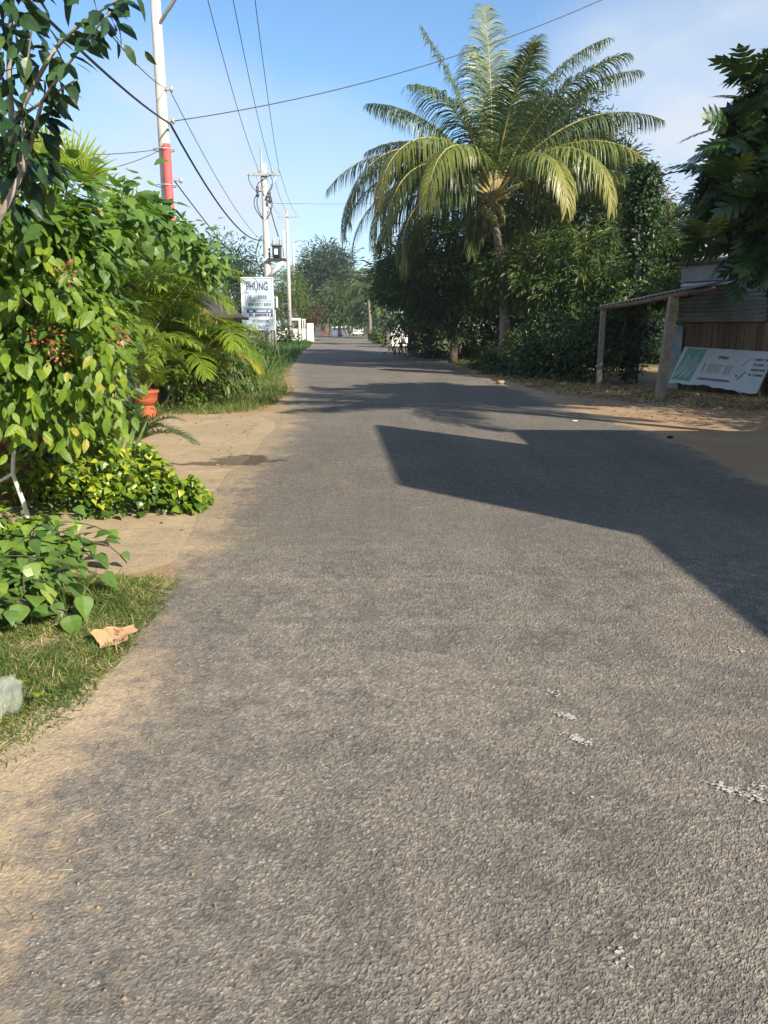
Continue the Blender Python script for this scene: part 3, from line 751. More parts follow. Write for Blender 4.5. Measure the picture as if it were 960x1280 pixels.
a = Acc(); q = at(334, 347, TY); tube(a, [(TX + .1, TY - .2, q[2]), (pl1[0] - .1, TY - .25, pl1[2] - .05)], .11, 8); build('platform_strut', a, M_white, tp)
a = Acc(); q0 = at(356, 325, TY); q1 = at(356, 288, TY); tube(a, [(q0[0], TY - .2, q0[2]), (q0[0], TY - .2, q1[2])], .06, 8); build('rail_post', a, M_white, tp)
tc = at(346.5, 316, TY)
tr = Acc(); box(tr, (tc[0], TY - .1, tc[2] + .0), (.46, .5, .62), bev=.05)
box(tr, (tc[0], TY - .1, tc[2] + .34), (.54, .58, .06)); box(tr, (tc[0], TY - .1, tc[2] - .36), (1.0, .7, .08))
for k in range(5): box(tr, (tc[0] - .18 + k * .09, TY - .40, tc[2] - .02), (.025, .12, .5))
tro = build('transformer', tr, M_dark, tp)
a = Acc(); box(a, (tc[0], TY - .48, tc[2] + .02), (.2, .02, .3)); build('nameplate', a, M_white, tro)
a = Acc()
for dx in (-.18, .2): lathe(a, [(0, 0), (.06, 0), (.09, .08), (.05, .16), (.09, .24), (.04, .4), (0, .42)], (tc[0] + dx, TY - .1, tc[2] + .37), 8)
build('bushing', a, M_grey, tro)

def far_pole(px, pytop, Y, label, arm):
    p = at(px, pytop, Y); t = thing('utility_pole', label, 'utility pole', (p[0], Y, 0), 'utility poles along the left side')
    a = Acc(); tube(a, [(p[0], Y, 0), (p[0], Y, p[2])], [.2, .13], 10); build('shaft', a, M_conc, t)
    a = Acc()
    if arm == 'cross': box(a, (p[0] + .15, Y - .15, p[2] - .5), (2.0, .1, .12)); n = 'crossarm'
    else: tube(a, bez((p[0], Y, p[2] - .2), (p[0] + .2, Y, p[2] + .4), (p[0] + 1.3, Y, p[2] + .3)), .06, 6); box(a, (p[0] + 1.5, Y, p[2] + .28), (.6, .22, .1), bev=.03); n = 'lamp_arm'
    build(n, a, M_metal, t); return p
fp1 = far_pole(358.5, 264, 75, 'slim distant pole with a short crossarm just right of the transformer', 'cross')
fp2 = far_pole(366.5, 304, 98, 'farthest pale pole, its lamp arm bending right over the trees', 'lamp')

WG = 'overhead cables'
def wire(p0, p1, sag, r, label, n=22, mat=None):
    p0 = np.asarray(p0, float); p1 = np.asarray(p1, float); t = np.linspace(0, 1, n)[:, None]
    P = p0 + (p1 - p0) * t; P[:, 2] -= sag * 4 * (t * (1 - t))[:, 0]
    a = Acc(); tube(a, P, r, 5)
    return tag(build('overhead_cable', a, mat or (M_bare if r < .0125 else M_cable), base=(p0 + p1) / 2), label, 'cable', WG)
for k, nm in enumerate(('left', 'middle', 'right')):
    wire(POLE1[k], POLE2[k], .55, .012, f'thin bare conductor sloping down to the {nm} insulator of the transformer pole')
    e = (fp1[0] - .6 + .8 * k, 75, fp1[2] - .3)
    wire(POLE2[k], e, .5, .012, f'thin conductor running on from the {nm} insulator towards the distant poles')
blk0 = at(213, 155, 19.8); blk1 = at(328, 300, TY - .2)
wire(at(-60, -95, 6.5), blk0, .12, .02, 'thick black cable from behind the upper left leaves to the pole with the red pipe')
wire(blk0, blk1, .75, .028, 'thick black cable sagging from the red pipe pole to the transformer pole')
wire(at(120, 20, 9), at(207, 110, 19.9), .1, .008, 'thin wire sloping to the red pipe pole high above the black cable')
wire(at(212, 112, 19.9), at(331, 304, TY - .2), .5, .010, 'thin grey wire below the conductors, from the upper bracket of the red pipe pole')
wire(at(218, 226, 19.9), at(331, 360, TY - .2), .2, .016, 'dark wire leaving the red pipe pole low down, dropping behind the palms')
wire(at(60, 193, 14), at(203, 186, 19.9), .05, .008, 'upper of two thin wires reaching left from the pole above the palms')
wire(at(80, 220, 14), at(203, 186, 19.9), .1, .008, 'lower of two thin wires reaching left from the pole above the palms')
wire(at(213, 152, 19.9), at(800, -22, 24), .45, .012, 'lone thin wire crossing the sky behind the coconut palm crown')
wire(at(335, 254, TY), at(640, 243, 60), .25, .010, 'faint wire crossing the road level behind the transformer pole')
wire(at(360, 340, 75), at(560, 350, 85), .3, .016, 'low far wire strung over the road in front of the far trees')

a = Acc(); tube(a, [at(85, 222, 9), at(140, 236, 12), at(208, 262, 15.5), at(221, 264, 15.6), at(250, 300, 17), at(292, 352, 19)], .022, 6)
tag(build('overhead_cable', a, M_cable, base=at(208, 262, 15.5)), 'black service cable running down over the vines to the roof eave beside the palms', 'cable', WG)

# ------------------------------------------------------------------ left: sign boards
SY = 40.0
s0 = at(304, 412, SY); s1 = at(340.5, 347, SY); sw = s1[0] - s0[0]; sh = s1[2] - s0[2]
sg = thing('shop_sign', 'tall faded blue shop sign lettered PHỤNG, on two posts beside yellow palm fronds', 'sign', ((s0[0] + s1[0]) / 2, SY, 0))
M_sign = plain('sign_faded_blue_white', (.45, .54, .60), .5, 0, .10, 2.5, .4)
M_navy = plain('sign_navy', (.035, .05, .17), .5, 0, .2, 8); M_pale = plain('sign_pale', (.72, .76, .74), .5, 0, .05, 5); M_teal = plain('sign_grey_blue', (.16, .22, .28), .5, 0, .2, 8)
P = Panel(s0, (1, 0, 0), UP)
a = Acc(); box(a, P.pt(sw / 2, sh / 2, -.04), (sw, .07, sh)); build('panel', a, M_sign, sg)
a = Acc()
for u in (0, sw): box(a, P.pt(u, sh / 2, -.03), (.05, .1, sh + .05))
for v in (0, sh): box(a, P.pt(sw / 2, v, -.03), (sw - .05, .1, .05))
build('frame', a, M_pale, sg)
for u in (.15, sw - .15):
    a = Acc(); c = P.pt(u, 0, -.13); tube(a, [(c[0], c[1], 0), (c[0], c[1], s1[2])], .04, 8); build('post', a, M_metal, sg)
a = Acc(); P.rect(a, .12, sh - .27, sw - .12, sh - .12, .004); build('title_strip', a, M_pale, sg)
a = Acc(); P.row(a, .2, sw - .3, sh - .245, .09, .009); build('small_lettering', a, M_teal, sg)
text_mesh('lettering', 'PHỤNG', .53, M_navy, sg, P.pt(sw * .50, sh - .60, .004), (1, 0, 0), UP, width=1.06)
a = Acc(); P.rect(a, .16, sh - .76, .36, sh - .70, .005); build('dash', a, M_teal, sg)
for u0_, u1_, v_, h_, m_ in ((.16, sw - .35, 1.04, .19, M_teal), (.20, sw - .08, 1.37, .15, M_teal), (.34, sw - .06, 1.87, .14, M_navy), (.5, sw - .22, 2.17, .13, M_teal)):
    a = Acc(); P.row(a, u0_, u1_, sh - v_, h_, .005); build('small_lettering', a, m_, sg)
for v_ in (1.11, 1.47): a = Acc(); P.rect(a, .14, sh - v_ - .02, sw - .08, sh - v_, .004); build('rule', a, M_teal if v_ < 1.2 else M_navy, sg)
a = Acc(); P.rect(a, .22, sh - 1.70, sw - .05, sh - 1.53, .004); build('blue_band', a, M_navy, sg)
a = Acc(); P.row(a, .35, sw - .12, sh - 1.66, .09, .008); build('small_lettering', a, M_pale, sg)
a = Acc(); P.rect(a, .05, sh - 2.02, sw - .05, sh - 1.93, .004); build('title_strip', a, M_pale, sg)
text_mesh('lettering', 'UNG', .40, M_teal, sg, P.pt(sw * .60, sh - 2.58, .004), (1, 0, 0), UP, width=.66)

b0 = at(339, 385, 43); b1 = at(347, 371, 43)
t = thing('sign_box', 'small blank cream box sign on a post behind the blue shop sign', 'sign', ((b0[0] + b1[0]) / 2, 43, 0))
a = Acc(); w = b1[0] - b0[0]; h = b1[2] - b0[2]; box(a, ((b0[0] + b1[0]) / 2, 43, (b0[2] + b1[2]) / 2), (w, .18, h), bev=.02); build('panel', a, M_white, t)
a = Acc(); box(a, (b1[0] - .1, 42.88, (b0[2] + b1[2]) / 2), (.05, .05, h * .94)); build('frame', a, M_dark, t)
a = Acc(); tube(a, [((b0[0] + b1[0]) / 2, 43.05, 0), ((b0[0] + b1[0]) / 2, 43.05, b0[2])], .05, 8); build('post', a, M_metal, t)

# ------------------------------------------------------------------ left: house behind the palms
def roof_mat():
    t = NT('old_corrugated_roof'); m = t.obj()
    t.base(t.ramp(t.noise(1.2, 5, .65, vec=m), [(.3, (.035, .032, .028)), (.55, (.075, .068, .06)), (.8, (.12, .08, .055))])); t.set(.7, .2, .3)
    return t.m
M_roof = roof_mat()
M_tin = plain('weathered_tin', (.31, .37, .43), .6, .25, .3, 2.2, .4)
def corrug(acc, p0, u, v, nrm_, nu, amp=.018, mi=0):     # corrugated sheet: ridges run along v
    p0, u, v, n_ = [np.asarray(x, float) for x in (p0, u, v, nrm_)]; n_ = n_ / np.linalg.norm(n_)
    k = nu * 4 + 1; s = np.linspace(0, 1, k); off = np.sin(s * nu * 2 * np.pi) * amp
    A = p0 + s[:, None] * u + off[:, None] * n_; V = np.concatenate([A, A + v])
    i = np.arange(k - 1); acc.add(V, np.stack([i, i + 1, i + 1 + k, i + k], 1), .5, mi, True)
hs = thing('house', 'low house with dark corrugated roof, half hidden behind the left palms', 'house', (-7.3, 18.0, 0))
hx0, hx1, hy0, hy1, ez = -9.6, -5.0, 16.8, 25.0, 2.15
rx_ = (hx0 + hx1) / 2; rz_ = 3.7
a = Acc()
box(a, ((hx0 + hx1) / 2, hy0 + .08, ez / 2), (hx1 - hx0, .16, ez)); box(a, (hx1 - .08, (hy0 + .16 + hy1) / 2, ez / 2), (.16, hy1 - hy0 - .16, ez)); box(a, (hx0 + .08, (hy0 + .16 + hy1) / 2, ez / 2), (.16, hy1 - hy0 - .16, ez))
a.add([(hx0, hy0 + .05, ez), (hx1, hy0 + .05, ez), (rx_, hy0 + .05, rz_ - .08)], [[0, 1, 2]])
build('wall', a, plain('pale_plaster', (.42, .39, .34), .85, 0, .15, 2), hs)
a = Acc()
for x1, s in ((hx1 + .6, 1), (hx0 - .6, -1)):
    z1 = rz_ - (rz_ - ez) * (abs(x1 - rx_) / (abs(hx1 - rx_)))
    corrug(a, (rx_, hy0 - .6, rz_), (0, hy1 - hy0 + 1.2, 0), (x1 - rx_, 0, z1 - rz_), (s * .55, 0, .83), 46)
    tube(a, [(x1, hy0 - .6, z1), (x1, hy1 + .6, z1)], .05, 6); tube(a, [(rx_, hy0 - .62, rz_ - .02), (x1, hy0 - .62, z1 - .02)], .05, 6)
build('roof', a, M_roof, hs)
a = Acc(); box(a, (-5.9, hy0 - .01, 1.1), (.8, .05, 1.0)); wn = build('window', a, M_glass, hs)
a = Acc()
for dx in (-.42, .42, 0): box(a, (-5.9 + dx, hy0 - .045, 1.1), (.05, .03, 1.0))
for z in (.6, 1.6): box(a, (-5.9, hy0 - .05, z), (.9, .03, .06))
build('window_frame', a, M_white, wn)

# ------------------------------------------------------------------ left: vegetation
# overhanging leafy tree at the upper left
ov = thing('leafy_tree', 'dark-leaved young tree leaning in at the upper left, its twigs against the sky', 'tree', (-2.45, 4.3, 0))
a = Acc()
lob = [L(45, 40, 3.7, 60), L(15, 130, 3.8, 48), L(-30, 60, 3.9, 80), L(95, -15, 3.7, 48), L(15, 195, 4.0, 50), L(-40, 160, 4.1, 80)]
crown(a, lob, 560, OVAL, .105, clump=.16, per=12, droop=.75, upb=.55, rlo=.2, sunb=.2)
lv = Acc(); tw = Acc()
def twig(p0, p1, p2, nl, size, r=.008, drp=.6):
    P_ = bez(p0, p1, p2, 16); tube(tw, P_, [r, r * .4], 6)
    T = np.gradient(P_, axis=0); ii = np.linspace(2, 15, nl)
    pos = np.stack([np.interp(ii, np.arange(16), P_[:, k]) for k in range(3)], 1); d = nrm(np.stack([np.interp(ii, np.arange(16), T[:, k]) for k in range(3)], 1))
    sd_ = nrm(np.cross(d, UP + .01)) * np.where(np.arange(nl) % 2, 1, -1)[:, None]
    X = sd_ * .8 + d * .4 - UP * drp + rng.normal(size=(nl, 3)) * .35
    scatter(a, OVAL, pos, X, UP * .7 + rnv(nl) * .6 + np.array(sdir) * .2, size * rng.uniform(.7, 1.2, nl), rng.random(nl) * .85)
twig(at(52, 128, 3.7), at(90, 70, 3.6), at(138, 15, 3.45), 15, .105)
twig(at(30, 215, 3.8), at(25, 120, 3.75), at(42, 25, 3.6), 16, .10)
twig(at(70, 60, 3.7), at(105, 20, 3.6), at(168, -10, 3.5), 13, .11)
twig(at(20, 150, 3.8), at(62, 120, 3.7), at(95, 100, 3.6), 9, .10)
twig(at(30, 190, 3.9), at(55, 150, 3.8), at(75, 118, 3.7), 9, .10)
build('crown', a, G_over, ov)
tube(tw, bez((-2.45, 4.3, 0), (-2.5, 4.3, 1.4), at(28, 215, 3.85), 10), [.03, .022, .013], 8)
tube(tw, bez(at(28, 215, 3.85), at(0, 120, 3.9), at(20, -40, 3.8), 10), [.018, .008], 6)
tube(tw, bez(at(28, 215, 3.85), at(45, 160, 3.8), at(52, 128, 3.7), 8), [.014, .008], 6)
tube(tw, bez(at(20, 150, 3.8), at(50, 90, 3.7), at(70, 60, 3.7), 8), [.012, .008], 6)
build('trunk', tw, plain('pale_twig', (.30, .27, .23), .85, 0, .3, 20), ov)

# big flowering shrub
FS = thing('flowering_shrub', 'big sprawling green and yellow-leaved shrub with orange flower clusters at the left edge', 'shrub', (-3.0, 6.3, 0))
a = Acc()
lob = [L(25, 280, 5.3, 85), L(75, 330, 5.6, 60), L(40, 400, 5.2, 86), L(88, 425, 5.4, 58), L(112, 490, 5.5, 38), L(50, 485, 5.35, 55), L(118, 400, 5.9, 34), L(20, 465, 5.2, 60), L(-60, 380, 5.6, 110), L(110, 530, 6.0, 28)]
cents = crown(a, lob, 6000, OVAL, .088, clump=.20, per=14, droop=.7, upb=.5, rlo=.4, sunb=.4, spread=.7, jit=.5)
crown(a, lob, 2600, SMALL, .06, clump=.24, per=18, droop=.5, upb=.5, rlo=.35, sunb=.35, jit=.6)
# sprays of bright young leaves that hang in front
for (px, py, Y) in [(30, 350, 4.75), (60, 372, 4.7), (110, 385, 4.75), (75, 330, 4.8), (125, 395, 4.8), (115, 450, 4.8), (140, 470, 4.85), (40, 500, 4.7), (70, 545, 4.7), (95, 540, 4.75), (25, 540, 4.65), (130, 505, 4.9), (150, 440, 5.0), (90, 480, 4.8), (35, 450, 4.7), (15, 360, 4.7), (60, 300, 4.9), (150, 520, 5.0)]:
    n = 9; c = at(px, py, Y); pos = c + rng.normal(size=(n, 3)) * .05; X = rnv(n) * .6 - UP * .8 + np.array([.2, -.3, 0])
    scatter(a, OVAL, pos, X, np.array(sdir) + rnv(n) * .5, .112 * rng.uniform(.7, 1.15, n), rng.uniform(.45, .96, n))
build('foliage', a, G_shrub, FS)
b = Acc()
for k in range(9):
    c = cents[rng.integers(len(cents))]; s = np.array([-2.95 + rng.normal() * .3, 6.9 + rng.normal() * .25, 0])
    tube(b, bez(s, (s + c) / 2 + UP * .3 + rnv(1)[0] * .15, c, 9), [.012, .009, .004], 6)
for k in range(14):
    i0, i1 = rng.integers(len(cents)), rng.integers(len(cents)); f0, f1 = cents[i0] + np.array([.05, -.22, 0]), cents[i1] + np.array([.05, -.22, 0])
    if np.linalg.norm(f1 - f0) < 1.0: tube(b, bez(f0, (f0 + f1) / 2 + rnv(1)[0] * .12, f1, 9), .004, 5)
build('stems', b, M_twig, FS)
for k, (px, py, Y, r) in enumerate([(80, 342, 4.75, .07), (60, 425, 4.75, .10), (75, 440, 4.75, .08), (45, 418, 4.8, .08), (150, 420, 5.1, .06), (10, 255, 4.9, .06), (30, 200, 4.3, .05)]):
    f = Acc(); n = 30; c = at(px, py, Y); d = rnv(n); pos = c + d * r * rng.random((n, 1)) ** .5
    scatter(f, SMALL, pos, d, UP + rnv(n) * .7, .032 * rng.uniform(.7, 1.3, n), rng.random(n)); build('flower', f, M_flower, FS)

def vine_mat(name, label, base, lobes, n, T, size, lmat, cat='vine', **kw): return shrub(name, label, base, lobes, n, T, size, lmat, M_twig, stems=4, cat=cat, r0=.006, **kw)
vine_mat('climbing_vine', 'broad dull-green heart-leaved vine draped over the top of the flowering shrub', (-2.9, 7.0), [L(85, 235, 5.3, 36), L(130, 268, 5.6, 34), L(165, 283, 5.9, 26), L(60, 290, 5.1, 40), L(195, 296, 6.4, 20), L(100, 310, 5.3, 38)], 330, HEART, .115, G_vine, clump=.14, per=9, droop=.55, upb=.9, rlo=.5, sunb=.35)

vine_mat('climbing_vine', 'broad-leaved vine spilling down over the house roof behind the shrub', (-3.9, 10.6), [L(165, 258, 8.5, 28), L(198, 280, 9.5, 26), L(232, 300, 11, 27), L(260, 324, 12.5, 24), L(274, 344, 14, 11), L(150, 290, 8, 30)], 900, HEART, .12, G_vine, clump=.22, per=10, droop=.5, upb=.8, rlo=.4, sunb=.35)

# creeper carpet at the foot of the shrub
a = Acc(); n = 6400
u = rng.random(n); x = -3.6 + 2.1 * u; wf = np.clip(1 - (x + 3.1) / 1.65, .05, 1)
y = 5.85 + rng.random(n) * (.40 + 1.15 * wf) - .07 * np.sin(x * 5) + .16 * u
hgt = (.08 + .72 * np.clip(wf + .15, 0, 1) ** .7 * np.sin(np.pi * np.clip((y - 5.8) / (1.6 * wf + .35), .04, .97)) ** .6) * (.75 + .35 * np.sin(x * 9 + y * 5) ** 2)
z = hgt * rng.uniform(0, 1, n) ** .6 * 1.05 + .015
pos = np.stack([x, y, z], 1); X = rnv(n) * .8 + np.array([.35, -.5, -.35]); Nn = UP * .8 + np.array(sdir) * .5 + rnv(n) * .45
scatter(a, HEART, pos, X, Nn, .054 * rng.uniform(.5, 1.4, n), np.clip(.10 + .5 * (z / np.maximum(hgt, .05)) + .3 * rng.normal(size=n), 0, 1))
cr = thing('creeper', 'low bright yellow-green creeper heaped where the driveway meets the shrub', 'ground creeper', (-2.5, 6.5, 0)); build('foliage', a, G_creep, cr)
b = Acc()
for k in range(26):
    i = rng.integers(n); j = i; s = pos[i] * [1, 1, 0] + [0, .2, .02]; tube(b, bez(s, (s + pos[i]) / 2 + [0, 0, .06], pos[i] + [.08, -.08, -.02], 7), .004, 5)
build('stems', b, plain('green_stem', (.10, .14, .04), .6), cr)

# heart-leaf creeper in the foreground
a = Acc(); b = Acc(); root = np.array([-2.35, 4.25, 0.0])
for k in range(54):
    e = gnd(rng.uniform(-60, 122), rng.uniform(700, 806)); e[0] = min(e[0], -1.42 + .0); e[2] = rng.uniform(.05, .16)
    e[1] += rng.uniform(-.02, .2)
    s = np.array([-2.25 + rng.normal() * .25, e[1] + rng.uniform(.0, .25), .05]); P_ = bez(s, (s + e) / 2 + UP * rng.uniform(.12, .30), e, 9); tube(b, P_, .0045, 5)
    m = 9; ii = np.linspace(1, 8, m); pos = np.stack([np.interp(ii, np.arange(9), P_[:, q]) for q in range(3)], 1) + rng.normal(size=(m, 3)) * .035 + UP * .02
    scatter(a, HEART, pos, rnv(m) * .7 + np.array([.6, -.25, -.25]), UP * 1.0 + rnv(m) * .28 + np.array(sdir) * .25, .095 * rng.uniform(.7, 1.3, m), np.clip(rng.normal(.45, .25, m), 0, 1))
hc = thing('creeper', 'dark green heart-leaved creeper spreading over the grass in the left foreground', 'ground creeper', root)
build('foliage', a, G_heart, hc); build('stems', b, plain('dark_stem', (.08, .07, .035), .7), hc)
shrub('small_bush', 'small bright yellow-green bush at the left edge between the creeper and the pale stick', (-2.55, 5.2), [L(-10, 655, 4.95, 36), L(10, 690, 4.8, 28), L(-20, 730, 4.3, 34), L(12, 760, 4.0, 22)], 420, OVAL, .06, G_creep, M_twig, 5, clump=.09, per=14)

# grass
def in_poly(P, poly):
    x, y = P[:, 0], P[:, 1]; c = np.zeros(len(P), bool); n = len(poly)
    for i in range(n):
        x0, y0 = poly[i]; x1, y1 = poly[(i + 1) % n]
        m = ((y0 > y) != (y1 > y)) & (x < (x1 - x0) * (y - y0) / ((y1 - y0) + 1e-12) + x0); c ^= m
    return c
def clump_noise(P, seed, s):
    r_ = np.random.default_rng(seed); v = np.zeros(len(P))
    for k in range(7):
        d = r_.normal(size=2) * s * (1 + .6 * k); v += np.sin(P @ d + r_.random() * 6.3)
    return v / 7 ** .5
def grass(name, poly, n, h, w, mat, seed, lean=.6, thr=-1.2, straw=.0, edge=.12):
    r_ = np.random.default_rng(seed); poly = np.array(poly, float); lo, hi = poly.min(0), poly.max(0)
    P = lo + r_.random((n * 3, 2)) * (hi - lo); jit = r_.normal(size=P.shape) * edge
    P = P[in_poly(P + jit, poly)]; cn = clump_noise(P, seed, 4.0); P = P[cn + r_.normal(size=len(P)) * .35 > thr][:n]; m = len(P)
    cn = clump_noise(P, seed, 4.0); c2 = clump_noise(P, seed + 9, 9.0)
    X = np.concatenate([r_.normal(size=(m, 2)) * lean, np.ones((m, 1)) * r_.uniform(.35, 1.0, (m, 1))], 1)
    Nn = r_.normal(size=(m, 3)); l = r_.uniform(h[0], h[1], m) * np.clip(1 + .3 * cn, .4, 1.6)
    a = Acc(); rn = np.clip(.42 + .18 * c2 + straw + r_.normal(size=m) * .27, 0, 1)
    scatter(a, BLADE, np.column_stack([P, np.full(m, .003)]), X, Nn, np.stack([l, np.full(m, w) * r_.uniform(.6, 1.4, m), l], 1), rn)
    return tag(build(name, a, mat), kind='stuff')
grass('grass', [(-2.6, 4.45), (-1.75, 4.5), (-1.36, 4.42), (-1.24, 3.9), (-1.21, 3.3), (-1.26, 2.85), (-1.36, 2.5), (-1.5, 2.35), (-2.2, 2.2), (-2.6, 2.4)], 30000, (.025, .085), .0038, G_grass, 11, lean=.85, thr=-1.25, straw=.03, edge=.09)
grass('grass', [(-1.35, 2.3), (-.9, 1.75), (-.85, 1.45), (-1.1, 1.2), (-1.6, 1.1), (-2, 2.3)], 620, (.015, .045), .003, G_grass, 12, lean=1.0, thr=.45, straw=.22)
grass('grass', [(-4.6, 13.3), (-3.0, 13.45), (-2.35, 14.0), (-2.15, 16.5), (-2.3, 18.6), (-3.0, 22), (-3.4, 26.5), (-5, 30), (-6.5, 30), (-5.5, 20)], 26000, (.06, .26), .009, G_grass, 13, lean=.5, thr=-1.3, straw=-.04)
grass('grass', [(-3.5, 29), (-4.5, 40), (-5.6, 58), (-7, 75), (-12, 75), (-8, 40), (-6, 28)], 12000, (.15, .45), .022, G_tall, 14, lean=.5)
grass('grass', [(3.0, 29), (2.9, 38), (2.5, 50), (1.2, 70), (4, 75), (7, 50), (7, 30)], 6000, (.08, .25), .02, G_grass, 15, lean=.6, thr=-.2, straw=.1)
grass('tall_grass', [(-4.0, 21), (-3.75, 26), (-4.2, 33), (-6.5, 34), (-6.2, 24), (-5.0, 20)], 3800, (.4, .95), .022, G_tall, 16, lean=.32)

# areca palms behind the driveway
def areca(label, x, y, nf, length, seed, r_=(.1, .6), stems=5, h=1.0, tip=None, nleaf=42, aims=None):
    t = thing('areca_palm', label, 'palm', (x, y, 0), 'areca palms behind the driveway'); b = Acc()
    heads = []
    for k in range(stems):
        s = np.array([x + rng.normal() * .16, y + rng.normal() * .16, 0]); e = s + np.array([rng.normal() * .18, rng.normal() * .18, h * rng.uniform(.7, 1.15)])
        tube(b, bez(s, (s + e) / 2, e, 6), [.045, .03, .025], 7); heads.append(e)
    build('stems', b, plain('green_cane', (.20, .22, .07), .5, 0, .3, 8), t)
    for k in range(nf):
        az = k * 2.399 + rng.normal() * .25 + seed; e0 = rng.uniform(R(38), R(84)); a = Acc()
        if aims and k < len(aims): az, e0, ln, dr_, tp_ = aims[k]
        else: ln, dr_, tp_ = length * rng.uniform(.8, 1.15), rng.uniform(R(70), R(125)), tip if rng.random() < .35 else None
        frond(a, heads[k % stems], az, e0, ln, dr_, nleaf, .50 * length / 1.7, .031, .30, .16, r_, .016, .35, tipr=tp_)
        build('frond', a, [G_areca, M_rib], t)
    return t
areca('bushy areca palm whose lowest frond is golden yellow, behind the red pot', -3.75, 14.4, 22, 1.8, .3, h=1.0, tip=.8, aims=[(R(-15), R(40), 1.9, R(95), .86), (R(8), R(34), 1.6, R(100), .98), (R(-70), R(55), 1.9, R(110), .55)])
areca('areca palm with orange drooping fronds close left of the shop sign', -4.95, 17.2, 24, 1.9, 1.2, h=1.8, tip=.8, aims=[(R(-5), R(55), 1.7, R(135), 1.0), (R(-30), R(50), 1.7, R(135), .95), (R(95), R(80), 2.0, R(60), .4)])
areca('tall areca palm with an upright new spear in front of the dark roof', -4.4, 14.3, 22, 2.0, 2.1, h=1.9, tip=.6)
areca('shaded areca palm rising behind the big vine-covered shrub', -4.45, 12.7, 22, 1.8, 3.3, h=1.5, r_=(.15, .7))
areca('areca palm with short arching fronds right behind the flowering shrub', -3.65, 9.9, 18, 1.5, 4.0, h=1.0, r_=(.15, .7))
areca('lowest areca palm, its fronds hanging over the grassy verge', -3.75, 15.3, 22, 1.3, 5.0, h=.5, tip=.6)
areca('broad areca palm in the middle of the clump, under the house eave', -4.6, 15.6, 24, 1.9, .9, h=1.9, r_=(.15, .7))

# fan palms
def fan_palm(label, base, leaves, mat=G_areca):
    t = thing('fan_palm', label, 'palm', (base[0], base[1], 0), 'fan palms')
    b = Acc(); hub = np.array([base[0], base[1], base[2]]); tube(b, [(base[0], base[1], 0), hub * [1, 1, .5], hub], [.06, .05, .04], 8)
    build('trunk', b, M_palmbark, t)
    for p, d, n_, r, rr in leaves:
        a = Acc(); tube(a, bez(hub, (hub + p) / 2 + UP * .1, p, 8), .008, 5, mi=1); fan_leaf(a, np.asarray(p), d, n_, r, rnd=rr); build('fan_leaf', a, [mat, M_rib], t)
hp = at(75, 300, 7.4)
fan_palm('fan palm with one glowing yellow-green fan high above the shrub', (hp[0], hp[1], hp[2]), [
    (at(88, 215, 7.2), (.15, -.1, 1), (.7, -1, .2), .42, (.62, .78)), (at(60, 195, 7.4), (-.3, .1, 1), (.5, -1, .3), .40, (.55, .75)), (at(105, 225, 7.1), (.7, -.2, .7), (.5, -1, .6), .34, (.4, .7)), (at(120, 385, 7.0), (.5, -.5, -.3), (.4, -.5, 1), .40, (.4, .7))])
hp = at(118, 292, 9.6)
fan_palm('slim fan palm with one small fan upright against the sky', (hp[0], hp[1], hp[2]), [
    (at(157, 275, 9.5), (.15, 0, 1), (1, -.6, .1), .50, (.2, .5)), (at(185, 282, 9.5), (.8, 0, .3), (.2, -1, .5), .34, (.2, .5)), (at(140, 290, 9.5), (-.8, 0, .4), (.2, -1, .5), .4, (.2, .5))])
hp = gnd(55, 622); 
fan_palm('low fan palm with a drooping fan in the shade under the shrub', (hp[0], hp[1], .25), [
    (at(60, 585, 6.4), (.1, -.6, -.55), (0, -.9, .6), .34, (.3, .6)), (at(45, 580, 6.5), (-.8, -.3, -.2), (0, -.5, 1), .3, (.2, .5)), (at(75, 582, 6.5), (.9, -.2, -.2), (0, -.5, 1), .3, (.2, .5))])

# cycad beside the driveway
cyc = thing('cycad', 'dark feathery cycad leaning over the pale driveway beside the shrub', 'cycad', (*gnd(172, 588)[:2], 0))
b = Acc(); c = gnd(172, 588); lathe(b, [(0, 0), (.11, 0), (.13, .12), (.11, .26), (.05, .32), (0, .33)], c, 12); build('trunk', b, M_palmbark, cyc)
for k in range(15):
    a = Acc(); az = k * 2.399; frond(a, c + UP * .3, az, R(30 + 40 * ((k * 7) % 15) / 15), .72, R(75), 52, .17, .011, .05, .08, (.1, .8), .007, .3, prof=0); build('frond', a, [G_cycad, M_rib], cyc)

# strap-leaved plant with long pale blades
a = Acc(); c = gnd(143, 600)
for k in range(9):
    az = rng.uniform(-1.2, 2.0); d = np.array([math.cos(az) * .5, math.sin(az) * .3, 1.0]); n = 1
    scatter(a, BLADE, c[None] + rng.normal(size=(1, 3)) * [.04, .04, 0], d[None], np.array([[.3, -1, .3]]), np.array([[rng.uniform(.45, .75), .05, .5]]), rng.uniform(.3, .9))
tag(build('strap_plant', a, G_shrub, base=c), 'strap-leaved plant with stiff pale-edged blades between the shrub and the cycad', 'plant')

